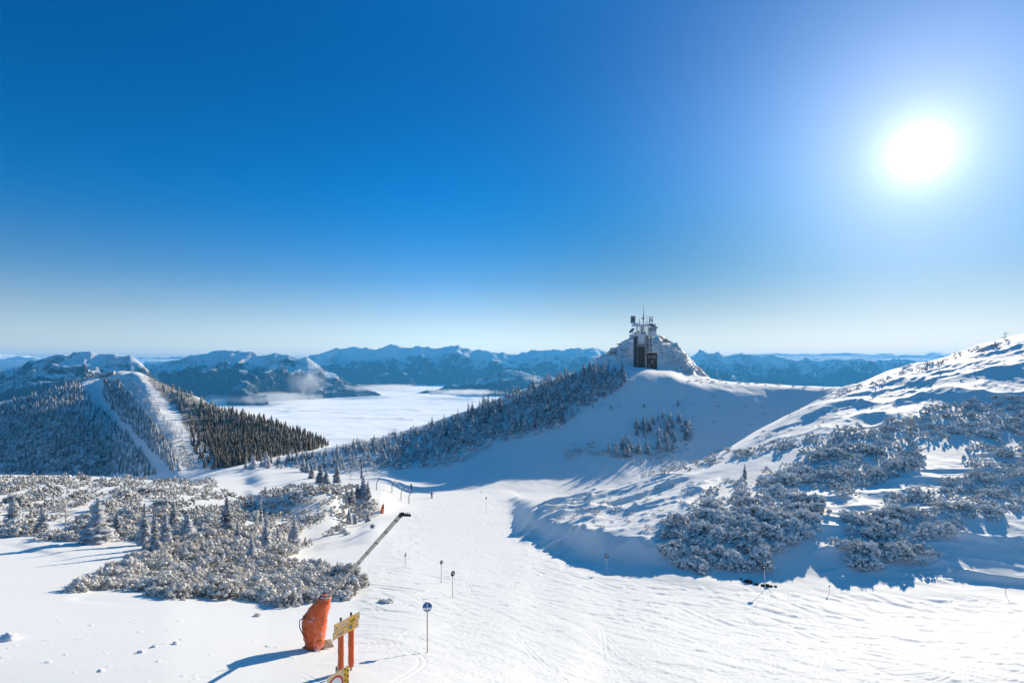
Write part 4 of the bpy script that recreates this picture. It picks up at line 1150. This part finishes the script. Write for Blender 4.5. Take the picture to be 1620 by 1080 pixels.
def direction_sign():
    g = gp(552, 1062); d0 = g.y
    left = at(526.5, 1001, d0 - .75); right = at(568, 978, d0 + .5)
    left.z = right.z = (left.z + right.z) / 2
    mid = (left + right) / 2; wv = right - left; W = wv.length; ang = math.atan2(wv.y, wv.x)
    t = empty('direction_sign', Vector((mid.x, mid.y, g.z)), 'wooden two-board direction sign with yellow patch on two orange padded posts', 'sign', None, ang)
    zc = mid.z - g.z
    for k, px_ in enumerate((-.155, .235)):
        x = px_ * W
        top = zc - .18
        b = MB(); b.tube([(x, .07, -.5), (x, .07, zc + .36)], .045, 12); po = b.build('post', M['pole_wood'], t, True)
        b = MB(); n = 10
        zz = np.linspace(.10, top, n)
        b.tube([(x + .006 * math.sin(i * 2.1), .07, z) for i, z in enumerate(zz)], [.10] + [.118 + .004 * math.sin(i * 1.9 + k) for i in range(n - 2)] + [.10], 18)
        b.build('padding', M['orange_pad'], po, True)
        b = MB(); b.tube([(x, .07, zc + .34), (x, .07, zc + .39)], [.052, .04], 12); b.build('post_cap', M['dark'], po, True)
    for (z, dx, name, w_) in ((zc + .155, .03, 'top', W * .97), (zc - .145, -.03, 'low', W * .97)):
        b = MB(); b.box((dx, -.02, z), (w_, .045, .285), bevel=.008); bo = b.build('board', M['board_wood'], t)
        if name == 'top':
            b = MB(); b.box((dx + .19 * W, -.045, z - .01), (.20 * W, .006, .265)); b.build('yellow_patch', M['yellow'], bo)
            text('erk', .17, (dx + .21 * W, -.052, z - .03), (R(90), 0, 0), M['black'], bo)
            text('Oder', .17, (dx - .13 * W, -.046, z), (R(90), 0, 0), M['pale_lettering'], bo)
            b = MB(); b.add([(dx - .43*W, -.046, z - .06), (dx - .35*W, -.046, z - .06), (dx - .39*W, -.046, z + .05), (dx - .43*W, -.043, z - .06), (dx - .35*W, -.043, z - .06), (dx - .39*W, -.043, z + .05)],
                            [(0, 1, 2), (5, 4, 3), (0, 3, 4, 1), (1, 4, 5, 2), (2, 5, 3, 0)]); b.build('mountain_mark', M['lettering'], bo)
            b = MB(); b.tube([(dx + .42*W, -.043, z), (dx + .42*W, -.05, z)], .035, 12); b.build('mark', M['lettering'], bo)
        else:
            b = MB(); b.box((dx + .18 * W, -.045, z), (.24 * W, .006, .27)); b.build('yellow_patch', M['yellow'], bo)
            text('Fuzel', .16, (dx - .22 * W, -.046, z), (R(90), 0, 0), M['lettering'], bo)
            b = MB(); b.tube([(dx + .17*W, -.047, z + .03), (dx + .17*W, -.054, z + .03)], .082, 24); dsk = b.build('blue_disc', M['blue'], bo)
            text('1', .13, (dx + .17*W, -.057, z + .03), (R(90), 0, 0), M['white'], dsk, 'numeral')
            b = MB(); b.tube([(dx + .40*W, -.043, z), (dx + .40*W, -.05, z)], .03, 12); b.build('mark', M['lettering'], bo)
direction_sign()

def warning_sign():
    d = 20.6
    top_ = at(541, 1057, d); x = at(535, 1057, d).x
    gz_ = ground_z(x, d)
    t = empty('warning_sign', Vector((x, d, gz_)), 'yellow warning panel with black checks and a red ring at the bottom edge', 'sign', None, math.atan2(1.0, .62))
    zt = top_.z - gz_
    b = MB(); b.tube([(-.02, .06, -.4), (-.02, .06, zt - .1)], .04, 10); b.build('post', M['grey_metal'], t)
    b = MB(); b.box((0, 0, zt - .62), (.98, .03, 1.05), bevel=.01); p = b.build('panel', M['peach'], t)
    b = MB(); b.box((.37, -.018, zt - .62), (.235, .006, 1.04)); p2 = b.build('yellow_band', M['yellow'], p)
    b = MB()
    for r_ in range(10):
        for c_ in range(2):
            if (r_ + c_) % 2 == 0:
                b.box((.31 + c_ * .115, -.023, zt - .155 - r_ * .1), (.07, .005, .06))
    b.build('black_checks', M['black'], p2)
    b = MB(); n = 40; ro, ri = .36, .29
    vs = []; fs = []
    for k in range(n):
        a = 6.2832 * k / n
        for r_ in (ro, ri):
            for y in (-.018, -.024): vs.append((-.14 + r_ * math.cos(a), y, zt - .56 + r_ * math.sin(a)))
    for k in range(n):
        a, c = 4 * k, 4 * ((k + 1) % n)
        fs += [(a+1, c+1, c+3, a+3), (a, a+2, c+2, c), (a, c, c+1, a+1), (a+2, a+3, c+3, c+2)]
    b.add(vs, fs); b.build('red_ring', M['red'], p)
    b = MB(); b.tube([(-.14, -.0165, zt - .56), (-.14, -.0215, zt - .56)], .288, 40); b.build('white_field', M['white'], p)
    s0 = gp(532, 1072)
    b = MB(); b.tube([(0, 0, -.2), (.01, 0, .42)], .05, 10); b.tube([(.01, 0, .42), (.01, 0, .45)], .035, 10)
    o = b.build('stake', M['tan'], None, True); o.location = at(532.5, 1068, s0.y); o.location.z = ground_z(o.location.x, s0.y)
    tag(o, 'short grey stake in the snow behind the warning panel', 'stake')
warning_sign()

# ------------------------------------------------------------------ piste markers
def marker(px, py, hp, rp, yaw, style, lab, lean=0.0, grp='piste marker poles'):
    g = gp(px, py); h = hp / F * g.y; r = rp / F * g.y
    t = empty('piste_marker', g, lab, 'piste marker', grp, yaw)
    t.rotation_euler[1] = lean
    b = MB(); b.tube([(0, 0, -.3), (0, 0, h)], .022 if g.y > 40 else .026, 8); b.build('pole', M['pole_wood'] if style != 'pale' else M['white'], t)
    if rp <= 0: return
    zc = h - r
    b = MB(); b.tube([(0, -.02, zc), (0, -.035, zc)], r, 32)
    ds = b.build('disc', M['blue'] if style == 'blue' else (M['black'] if style != 'ring' else M['white']), t)
    if style == 'blue':
        b = MB(); n = 16; z0, z1 = zc - .12 * r, zc - .62 * r
        vs = []
        for z in (z0, z1):
            w_ = math.sqrt(max(0, r * r - (z - zc) ** 2)) - .004
            vs += [(-w_, -.038, z), (w_, -.038, z)]
        zm = (z0 + z1) / 2; wm = math.sqrt(r * r - (zm - zc) ** 2) - .004
        b.add([(-math.sqrt(r*r - (z0-zc)**2) + .004, -.0385, z0), (math.sqrt(r*r - (z0-zc)**2) - .004, -.0385, z0), (wm, -.0385, zm),
               (math.sqrt(r*r - (z1-zc)**2) - .004, -.0385, z1), (-math.sqrt(r*r - (z1-zc)**2) + .004, -.0385, z1), (-wm, -.0385, zm)], [(5, 4, 3, 2, 1, 0)])
        bd = b.build('white_band', M['white'], ds)
        b = MB()
        for k in range(9): b.box((-.6 * r + k * .15 * r, -.0405, zm), (.09 * r, .003, .16 * r))
        b.build('small_print', M['grey_metal'], bd)
        b = MB(); b.box((0, -.0385, zc - .8 * r), (.12 * r, .006, .3 * r)); b.build('lower_mark', M['white'], ds)
        text('1', 1.25 * r, (0, -.039, zc + .38 * r), (R(90), 0, 0), M['white'], ds, 'numeral')
    else:
        b = MB()
        if style == 'ring':
            b.tube([(0, -.034, zc), (0, -.042, zc)], r * .5, 20); b.build('dark_centre', M['black'], ds)
        else:
            b.box((-.15 * r, -.039, zc + .02), (.5 * r, .006, .3 * r)); b.box((.2 * r, -.0395, zc), (.36 * r, .006, .8 * r), Matrix.Rotation(.3, 3, 'Y'))
            b.build('white_arrow', M['white'], ds)
marker(676, 1032, 80, 7.5, .15, 'blue', 'blue disc numbered 1 on a thin pole, nearest of the piste markers')
marker(716, 944, 41, 4.3, .85, 'arrow', 'dark disc with a white arrow on a thin pole, second from the front')
marker(698, 922, 36, 3.2, .95, 'arrow', 'dark disc on a thin pole left of and behind the arrow disc')
marker(641, 896, 20, 2.2, 1.1, 'arrow', 'small dark disc marker at the left piste edge beyond the lance tip')
marker(589, 838, 10, 4.4, .2, 'ring', 'white round marker with a dark centre on the rim behind the lance')
marker(960, 905, 29, 3.2, -.5, 'pale', 'pale pole with a dark round head at the shaded foot of the right bank')
marker(1211, 931, 37, 3.4, -.3, 'pale', 'pale pole with arrow head beside the dark rocks on the right', -.06)
marker(1591, 941, 18, 0, 0, 'wood', 'thin bare pole at the shadow edge near the right picture border')
marker(1312, 938, 12, 1.4, 0, 'pale', 'short white stub in the shade right of the dark rocks')
marker(769, 811, 25, 1.6, .8, 'arrow', 'thin far pole with a dark head in mid piste')
marker(761, 783, 6, 1.0, .8, 'arrow', 'farthest tiny dark-headed pole at the bend of the piste')
marker(642, 878, 4, 1.0, .8, 'arrow', 'low dark-headed peg on the left piste edge')

# ------------------------------------------------------------------ catch fence at the bend
def fence():
    posts = [(572.5, 769, 16), (596, 775, 18), (620, 780, 19), (634.5, 788, 20), (647, 797, 19)]
    g0 = gp(*posts[2][:2])
    t = empty('catch_fence', g0, 'white net catch fence on bent dark posts at the bend of the piste', 'fence')
    tops = []; bots = []
    for px, py, hp in posts:
        g = gp(px, py)
        d = min(g.y, 133) if px > 630 else g.y
        g = Vector(((px - CX) / F * d, d, ground_z((px - CX) / F * d, d)))
        h = hp / F * d; l = g - g0
        b = MB(); b.tube([l + Vector((0, 0, -.3)), l + Vector((0, 0, h * .62)), l + Vector((.12 * h, 0, h * .88)), l + Vector((.32 * h, 0, h * 1.05))], .08, 8)
        b.build('post', M['dark'], t, True)
        bots.append(l + Vector((0, 0, .05))); tops.append(l + Vector((0, 0, h * .62)))
    b = MB()
    for i in range(len(tops) - 1):
        n = 14
        for k in range(7):
            b.tube([bots[i].lerp(tops[i], k / 6), bots[i+1].lerp(tops[i+1], k / 6)], .012, 4)
        for k in range(n):
            b.tube([bots[i].lerp(bots[i+1], k / n), tops[i].lerp(tops[i+1], k / n)], .010, 4)
    b.build('net', M['white'], t)
fence()
for px, py, hp in ((555, 757, 9), (580, 753, 9), (620, 750, 8)):
    g = gp(px, py); h = hp / F * g.y
    b = MB(); b.tube([(0, 0, -.2), (0, 0, h)], .05, 7); b.tube([(0, 0, h), (0, 0, h + .08)], .03, 7); o = b.build('post', M['pole_wood']); o.location = g
    tag(o, 'thin wooden post in the row on the lit platform behind the fence', 'post', 'posts behind the catch fence')

# ------------------------------------------------------------------ rocks and lumps of snow
for px, py, sx, sz, lab in ((1184, 921, 6.5, 3.2, 'largest dark bare rock, leftmost in the row at the shaded bank foot'), (1197, 925, 3.2, 1.8, 'small dark rock beside the largest rock'),
                            (1207, 927, 3.4, 2.0, 'dark rock just left of the pale pole'), (1214, 928, 3.6, 3.0, 'dark rock right behind the pale pole'),
                            (1220, 928, 2.6, 1.8, 'dark rock just right of the pale pole'), (1227, 928, 2.6, 1.5, 'dark rock at the right end of the row'), (1172, 917, 1.5, 1.8, 'tiny dark stone left of the largest rock')):
    g = gp(px, py); k = g.y / F
    b = MB(); b.blob((0, 0, sz * k * .3), (sx * k, sx * k * .8, sz * k), seed=px, sub=3, amp=.5); o = b.build('rock', M['rock']); o.location = g
    tag(o, lab, 'rock', 'bare rocks at the bank foot')
for px, py, sx, sz, lab in ((13, 1012, 13, 8, 'big rounded snow block on the left snowfield'), (222, 1032, 5, 3, 'small snow lump on the snowfield, left of three'),
                            (243, 1024, 4, 2.6, 'small snow lump on the snowfield, middle of three'), (277, 1019, 4.5, 2.6, 'small snow lump on the snowfield, right of three')):
    g = gp(px, py); k = g.y / F
    b = MB(); b.blob((0, 0, sz * k * .25), (sx * k, sx * k * .8, sz * k), seed=px, sub=3, amp=.4); o = b.build('snow_lump', M['clean_snow'], None, True); o.location = g
    tag(o, lab, 'snow lump', 'snow lumps on the left snowfield')

# ------------------------------------------------------------------ two skiers
def person(name, g, yaw, lab, jacket, trousers, helmet, scale=1.0):
    me = bpy.data.meshes.new(name)
    J = [(0,0,.88),(0,.02,1.08),(0,.0,1.34),(0,-.03,1.48),(0,-.07,1.60),(0,-.08,1.70),
         (-.10,-.02,.86),(-.13,-.16,.48),(-.13,-.02,.08),(-.13,-.17,.05),
         (.10,-.02,.86),(.13,-.16,.48),(.13,-.02,.08),(.13,-.17,.05),
         (-.19,0,1.38),(-.30,.02,1.12),(-.26,-.24,1.02),(-.25,-.33,1.02),
         (.19,0,1.38),(.30,.02,1.12),(.26,-.24,1.02),(.25,-.33,1.02)]
    E = [(0,1),(1,2),(2,3),(3,4),(4,5),(0,6),(6,7),(7,8),(8,9),(0,10),(10,11),(11,12),(12,13),(2,14),(14,15),(15,16),(16,17),(2,18),(18,19),(19,20),(20,21)]
    rad = [.15,.15,.16,.06,.10,.08,.11,.085,.07,.06,.11,.085,.07,.06,.075,.055,.045,.045,.075,.055,.045,.045]
    me.from_pydata(J, E, [])
    o = link(name, me, None, g)
    sk = o.modifiers.new('skin', 'SKIN')
    for i, r_ in enumerate(rad): me.skin_vertices[0].data[i].radius = (r_, r_)
    me.skin_vertices[0].data[0].use_root = True
    ss = o.modifiers.new('sub', 'SUBSURF'); ss.levels = 1; ss.render_levels = 1
    m = bpy.data.materials.new('clothing'); m.use_nodes = True; nt_ = m.node_tree; bs = nt_.nodes['Principled BSDF']; bs.inputs['Roughness'].default_value = .7
    tc = nt_.nodes.new('ShaderNodeTexCoord'); sp3 = nt_.nodes.new('ShaderNodeSeparateXYZ'); nt_.links.new(tc.outputs['Object'], sp3.inputs[0])
    rp = nt_.nodes.new('ShaderNodeValToRGB'); rp.color_ramp.interpolation = 'CONSTANT'
    e = rp.color_ramp.elements; e[0].color = (.02, .02, .022, 1); e[1].position = .07; e[1].color = (*trousers, 1)
    a = e.new(.46); a.color = (*jacket, 1); a = e.new(.745); a.color = (.5, .32, .24, 1)
    dv = nt_.nodes.new('ShaderNodeMath'); dv.operation = 'DIVIDE'; dv.inputs[1].default_value = 2; nt_.links.new(sp3.outputs['Z'], dv.inputs[0])
    nt_.links.new(dv.outputs[0], rp.inputs[0]); nt_.links.new(rp.outputs[0], bs.inputs['Base Color']); me.materials.append(m)
    o.rotation_euler = (0, 0, yaw); o.scale = (scale,) * 3
    b = MB(); b.blob((0, -.07, 1.69), (.135, .15, .13), sub=2, amp=0); b.build('helmet', helmet, o, True)
    for s in (-1, 1):
        b = MB(); pts = [(s * .13, .75, .02), (s * .13, .0, .0), (s * .13, -.8, .0), (s * .13, -.95, .07)]
        for i in range(3):
            p0, p1 = Vector(pts[i]), Vector(pts[i+1]); up = Vector((0, 0, .022)); sd = Vector((.045, 0, 0))
            b.add([p0 - sd, p0 + sd, p1 + sd, p1 - sd, p0 - sd + up, p0 + sd + up, p1 + sd + up, p1 - sd + up], [(3,2,1,0),(4,5,6,7),(0,1,5,4),(1,2,6,5),(2,3,7,6),(3,0,4,7)])
        b.build('ski', M['dark'], o)
        b = MB(); b.tube([(s * .25, -.33, 1.05), (s * .34, .25, .1)], .012, 6); b.build('ski_pole', M['dark'], o)
    tag(o, lab, 'person'); return o
person('person', gp(683, 788), .4, 'skier in dark clothes gliding along the shadow edge at the bend', (.03, .035, .06), (.02, .02, .025), M['dark'])
person('person', gp(650.5, 774), .9, 'skier in a green jacket and pale helmet stopped behind the fence end', (.02, .12, .06), (.03, .04, .08), M['white'])

# ------------------------------------------------------------------ tower station on the hill
def tower():
    d = 299.0; k = d / F
    g = at(1020, 580, d); g.z = ground_z(g.x, d + 1) - .2
    t = empty('tower_station', g, 'frost-covered concrete tower station with antenna platforms on the hilltop', 'tower', None, -.1)
    U = lambda px: (px - 1020) * k
    V_ = lambda py: (581 - py) * k
    brown = mat('dark_cladding', (.085, .066, .052), .8, var=.25, vscale=.6); conc = mat('frosted_concrete', (.32, .31, .30), .85, var=.3, vscale=.8, bump=.3, bscale=2)
    pale = mat('frosted_panel', (.72, .74, .76), .6, var=.12, vscale=1.0); steel = mat('frosted_steel', (.50, .52, .54), .6, var=.3, vscale=1.2)
    glass = mat('tower_glass', (.10, .15, .20), .15, spec=.6); dk = mat('dark_grey_steel', (.13, .14, .16), .6)  # dark grey steel for frames, battens and door
    def bx(b, x0, x1, y0, y1, dep, yo=0.0, bev=0):
        b.box(((U(x0) + U(x1)) / 2, yo, (V_(y0) + V_(y1)) / 2), (abs(U(x1) - U(x0)), dep, abs(V_(y0) - V_(y1))), bevel=bev)
    b = MB(); bx(b, 1007, 1022, 584, 531.5, 6.0); sh = b.build('shaft', conc, t)
    b = MB(); bx(b, 1008.2, 1018.8, 583, 547, .5, -3.15); p = b.build('cladding', brown, sh)
    b = MB()
    for x in (1010.3, 1012.4, 1014.5, 1016.6): bx(b, x - .12, x + .12, 582, 547.5, .08, -3.43)
    b.build('batten', dk, p)
    b = MB(); bx(b, 1008.8, 1018.4, 545.2, 532, .4, -3.1); p = b.build('pale_panel', pale, sh)
    b = MB()
    for x in (1012, 1015.2): bx(b, x - .2, x + .2, 545, 532, .1, -3.33)
    b.build('rib', steel, p)
    b = MB(); bx(b, 1005.5, 1021.5, 547.4, 545.6, 7.6, -.2, .1); bx(b, 1006.5, 1020.5, 549.2, 547.5, 6.9, -.1); b.build('ledge', conc, sh)
    # ladder shaft on the left
    b = MB()
    for x in (1003.2, 1006.4):
        bx(b, x - .28, x + .28, 582, 532, .25, -2.2)
        bx(b, x - .28, x + .28, 582, 532, .25, 1.5)
    for y in np.arange(535, 582, 3.1):
        bx(b, 1003, 1006.6, y + .45, y - .45, .22, -2.2); bx(b, 1003.1, 1003.5, y + .45, y - .45, 3.6, -.3)
    b.build('ladder_frame', dk, t)
    b = MB(); bx(b, 1003.8, 1006.9, 582, 534, 3.0, -.3); b.build('ladder_back', brown, t)
    # low annex with windows
    b = MB(); bx(b, 1022.1, 1038, 584, 559, 6.4, .3); an = b.build('annex', brown, t)
    b = MB(); bx(b, 1021.8, 1038.6, 558.9, 557.6, 7.0, .2, .08); b.build('roof', pale, an)
    for x0, y0 in ((1029.5, 567), (1033, 567), (1024.5, 567), (1029.5, 575)):
        b = MB(); bx(b, x0, x0 + 2.4, y0, y0 - 3.2, .12, -2.96); f = b.build('window', steel, an)
        b = MB(); bx(b, x0 + .3, x0 + 2.1, y0 - .35, y0 - 2.85, .06, -3.04); b.build('pane', glass, f)
    b = MB(); bx(b, 1024, 1027.5, 584, 576, .14, -2.97); b.build('door', dk, an)
    # right-hand column and stair house
    b = MB(); bx(b, 1022.1, 1026, 559, 533, 4.2, .5); st = b.build('stair_house', conc, t)
    b = MB()
    for y in (537, 541.5, 546, 550.5): bx(b, 1022.8, 1024.8, y + 1.1, y - 1.1, .1, -1.66)
    b.build('stair_window', glass, st)
    b = MB(); b.tube([(U(1029), -1.5, V_(559)), (U(1029), -1.5, V_(533))], .62, 12); bx(b, 1027.2, 1031.2, 558, 555.4, 1.8, -1.5, .05); b.build('column', conc, t)
    b = MB(); bx(b, 1022.2, 1024.2, 550, 547.5, 1.0, -2.2); bx(b, 1026, 1029, 547, 545.6, .5, -1.5); b.build('bracket', dk, t)
    # main platform
    b = MB(); bx(b, 996.5, 1038.2, 532.6, 530.2, 8.4, 0, .12); pf = b.build('platform', pale, t)
    b = MB()
    for x in np.linspace(997, 1025.5, 9): bx(b, x - .14, x + .14, 530, 526.6, .1, -4.05)
    bx(b, 996.8, 1025.8, 526.9, 526.5, .12, -4.05); bx(b, 996.8, 1025.8, 528.6, 528.3, .1, -4.05)
    b.build('railing', steel, pf)
    # open storey
    b = MB()
    for x in (1007.8, 1012.8, 1019.6, 1024.6):
        for yo in (-2.6, 2.6): bx(b, x - .55, x + .55, 530.1, 516.4, .42, yo)
    b.build('upper_column', steel, t)
    b = MB(); bx(b, 1013.8, 1018.2, 530.1, 516.4, 2.6, .3); b.build('core', pale, t)
    b = MB(); b.tube([(U(1019.6), -1.9, V_(530)), (U(1019.6), -1.9, V_(525.6))], [.6, .45], 10); bx(b, 1009, 1011, 530, 524, 1, .8); b.build('equipment', dk, t)
    # glazed cabin with conical underside
    b = MB()
    n = 8
    for zz, rr in (((V_(533.5), .9), (V_(530.0), 2.2)),):
        pass
    cx_ = U(1031.6)
    b.tube([(cx_, -1.6, V_(534.2)), (cx_, -1.6, V_(531.0)), (cx_, -1.6, V_(528.2))], [.75, 1.75, 2.05], 10)
    b.tube([(cx_, -1.6, V_(528.2)), (cx_, -1.6, V_(518.8))], [2.0, 2.0], 10)
    cb_ = b.build('cabin', pale, t)
    b = MB()
    for q in range(10):
        a = 6.2832 * (q + .5) / 10
        c = Vector((cx_ + 1.93 * math.cos(a), -1.6 + 1.93 * math.sin(a), V_(522.6)))
        b.box(c, (.10, .78, 1.9), rotz(a))
    b.build('window', glass, cb_)
    b = MB(); x0, x1 = U(1025), U(1038.4)
    b.add([(x0, -4.2, V_(513.6)), (x1, -4.0, V_(519.2)), (x1, 2.4, V_(519.2)), (x0, 2.4, V_(513.6)), (x0, -4.2, V_(515.2)), (x1, -4.0, V_(520.6)), (x1, 2.4, V_(520.6)), (x0, 2.4, V_(515.2))],
          [(0,1,2,3),(7,6,5,4),(0,4,5,1),(1,5,6,2),(2,6,7,3),(3,7,4,0)])
    b.build('cabin_roof', dk, cb_)
    b = MB()
    bx(b, 1000.5, 1036, 516.6, 514.0, 6.6, 0, .1); x0, x1, x2 = U(999.5), U(1010), U(1010)
    b.add([(x0, -2.6, V_(511.5)), (x0, 2.6, V_(511.5)), (x1, -3, V_(516)), (x1, 3, V_(516)), (x1, -3, V_(513.5)), (x1, 3, V_(513.5)), (x0, -2.6, V_(510.5)), (x0, 2.6, V_(510.5))],
          [(0,2,3,1),(6,7,5,4),(0,6,4,2),(1,3,5,7),(0,1,7,6),(2,4,5,3)])
    up = b.build('upper_platform', pale, t)
    b = MB()
    for x in np.linspace(1008, 1026, 7): bx(b, x - .12, x + .12, 513.9, 510.8, .1, -3.1)
    bx(b, 1007.5, 1026.5, 511, 510.6, .1, -3.1); b.build('railing', steel, up)
    # antennas
    b = MB(); b.tube([(U(1018.3), 0, V_(514)), (U(1018.3), 0, V_(497)), (U(1018.3), 0, V_(480.5))], [.26, .17, .07], 8); b.tube([(U(1018.3), 0, V_(509)), (U(1018.3), 0, V_(498))], .38, 8)
    b.build('mast', steel, t)
    b = MB(); b.tube([(U(1011.4), -.6, V_(514)), (U(1011.4), -.6, V_(504.5))], .16, 6); b.build('rod', steel, t)
    b = MB(); b.tube([(U(1023.4), -.4, V_(514)), (U(1023.4), -.4, V_(499))], .12, 6); b.build('rod', steel, t)
    b = MB(); b.blob((U(1016.4), -.6, V_(504.6)), (.55, .5, .4), sub=2, amp=.1); b.tube([(U(1016.4), -.6, V_(504.6)), (U(1017.9), -.2, V_(505.2))], .08, 6); b.build('lamp', dk, t)
    # framed antenna box left
    b = MB()
    for x in (998.6, 1004.6): bx(b, x - .35, x + .35, 512, 501.3, .25, -1.6)
    for y in (502.2, 506.2, 511.4): bx(b, 998.4, 1004.8, y + .4, y - .4, .25, -1.6)
    for x in (998.6, 1004.6): bx(b, x - .3, x + .3, 512, 501.6, .25, 1.0)
    bx(b, 998.3, 1004.9, 501.8, 501.0, 3.0, -.3); fr = b.build('antenna_frame', dk, t)
    b = MB(); bx(b, 999.2, 1004.2, 511, 502.6, .3, -.6); b.build('antenna_panel', mat('blue_panel', (.14, .2, .28), .5), fr)
    # round dish on the right, in its frame
    b = MB()
    for x in (1026.4, 1032.0): bx(b, x - .3, x + .3, 514, 502.4, .25, -1.2)
    bx(b, 1026, 1032.4, 503, 502.2, .3, -1.2); bx(b, 1027, 1031.5, 514, 512.8, .3, -1.2); fr = b.build('antenna_frame', dk, t)
    b = MB(); n = 20; vs = [(U(1029.2), -1.05, V_(507.6))]; fs = []
    for i_, (rr, yy) in enumerate(((.5, -1.1), (.95, -1.3), (1.0, -1.2), (.5, -.95))):
        for q in range(n): vs.append((U(1029.2) + rr * math.cos(6.2832*q/n), yy, V_(507.6) + 1.12 * rr * math.sin(6.2832*q/n)))
    for q in range(n):
        fs.append((0, 1 + q, 1 + (q+1) % n))
        for i_ in range(3): fs.append((1+i_*n+q, 1+(i_+1)*n+q, 1+(i_+1)*n+(q+1) % n, 1+i_*n+(q+1) % n))
    b.add(vs, fs); b.build('dish', M['white'], fr, True)
    # tilted dish at the platform's left end
    b = MB(); n = 20; vs = []; fs = []
    c = Vector((U(1000.2), -1.2, V_(524.6))); ax_ = Vector((-.62, -.35, .6)).normalized(); e1 = ax_.orthogonal().normalized(); e2 = ax_.cross(e1)
    for rr, o_ in ((.05, 0), (1.0, .14), (1.75, .45), (1.8, .40), (1.0, .05), (.05, -.12)):
        for q in range(n): vs.append(c + ax_ * o_ + (e1 * math.cos(6.2832*q/n) + e2 * math.sin(6.2832*q/n)) * rr)
    for i_ in range(5):
        for q in range(n): fs.append((i_*n+q, i_*n+(q+1) % n, (i_+1)*n+(q+1) % n, (i_+1)*n+q))
    b.add(vs, fs); b.tube([c - ax_ * .1, c + Vector((.2, 0, -1.7))], .14, 8); b.build('dish', mat('blue_grey_dish', (.22, .27, .33), .5), t, True)
    b = MB(); bx(b, 1003, 1006, 530.1, 526.5, 1.4, -1.5); b.build('equipment', steel, t)
tower()

def small_hut():
    d = 331; k = d / F
    g = at(1046, 535, d); g.z = ground_z(g.x, d) - .2
    t = empty('summit_hut', g, 'small flat-roofed summit hut with a snowy terrace on top of the knob', 'hut')
    b = MB(); b.box((-1.6, 0, 1.0), (2.6, 2.4, 2.4), bevel=.05); b.build('wall', M['tan'], t)
    b = MB(); b.add([(-3.2,-1.6,2.15),(0,-1.6,2.2),(0,1.6,2.2),(-3.2,1.6,2.15),(-1.6,-1.6,3.0),(-1.6,1.6,3.0)], [(0,1,4),(3,5,2),(0,4,5,3),(1,2,5,4),(3,2,1,0)]); b.build('roof', M['dark'], t)
    b = MB(); b.box((1.6, 0, -.4), (3.6, 3.0, 3.0), bevel=.05); b.build('terrace', M['tan'], t)
    b = MB()
    for x in (.0, 1.1, 2.2, 3.3): b.tube([(x, -1.4, 1.1), (x, -1.4, 2.1)], .05, 6)
    b.tube([(.0, -1.4, 2.1), (3.3, -1.4, 2.1)], .05, 6); b.build('railing', M['alu'], t)
small_hut()

def deck():
    d = 322; k = d / F
    g = at(970, 556, d); g.z = ground_z(g.x, d)
    t = empty('lookout_deck', g, 'small railed lookout deck on the left shoulder of the knob', 'deck')
    b = MB(); b.box((0, 0, 1.0), (4.2, 3, .3), bevel=.04); b.build('floor', M['tan'], t)
    b = MB()
    for x in (-1.9, 1.9):
        for y in (-1.3, 1.3): b.tube([(x, y, -1.5), (x, y, 1.0)], .1, 6)
    b.build('support', M['dark'], t)
    b = MB()
    for x in (-2, -1, 0, 1, 2): b.tube([(x, -1.4, 1.1), (x, -1.4, 2.2)], .05, 6)
    for z in (1.6, 2.2): b.tube([(-2, -1.4, z), (2, -1.4, z)], .05, 6)
    b.tube([(-2, -1.4, 1.1), (-2, -1.4, 4.0)], .06, 6); b.tube([(1.7, -1.2, 1.1), (1.7, -1.2, 3.4)], .06, 6); b.build('railing', M['alu'], t)
    d = 326; g = at(981, 543, d); g.z = ground_z(g.x, d) + .5
    b = MB(); b.box((0, 0, 0), (3.8, 1.0, .5), Matrix.Rotation(-.12, 3, 'Y'), bevel=.05); b.tube([(.9, 0, -.2), (.9, 0, -2.2)], .2, 8); b.tube([(-.6, 0, -.2), (-.6, 0, -3)], .14, 8); o = b.build('cantilever_beam', M['dark']); o.location = g
    tag(o, 'dark beam jutting out left of the tower from the knob', 'beam')
deck()

def lodge(px, py, d, w_, lab):
    g = at(px, py, d); g.z = ground_z(g.x, d)
    t = empty('lodge', g, lab, 'lodge', None, .3)
    b = MB(); b.box((0, 0, 1.6), (w_, 6, 3.6)); b.build('wall', M['tan'], t)
    h = w_ / 2 + .6
    b = MB(); b.add([(-h,-3.6,3.2),(h,-3.6,3.2),(h,3.6,3.2),(-h,3.6,3.2),(-h,0,6.0),(h,0,6.0)], [(0,1,5,4),(3,4,5,2),(0,4,3),(1,2,5),(3,2,1,0)]); b.build('roof', M['clean_snow'], t)
lodge(163, 594, 800, 9, 'snow-roofed mountain lodge on the top of the far ridge, left one')
lodge(176, 592, 805, 7, 'smaller snow-roofed lodge on the far ridge, right one')


# ------------------------------------------------------------------ blue air between here and the mountains
hz = MB(); hz.box((0, 20000, -120), (130000, 90000, 1042))
hm = bpy.data.materials.new('haze'); hm.use_nodes = True
ht = hm.node_tree; ht.nodes.clear()
pv = ht.nodes.new('ShaderNodeVolumePrincipled'); pv.inputs['Color'].default_value = (.09, .50, 1.0, 1)
pv.inputs['Density'].default_value = 3.9e-5; pv.inputs['Anisotropy'].default_value = 0.2
ho = ht.nodes.new('ShaderNodeOutputMaterial'); ht.links.new(pv.outputs[0], ho.inputs['Volume'])
haze = hz.build('haze', hm); tag(haze, kind='stuff')
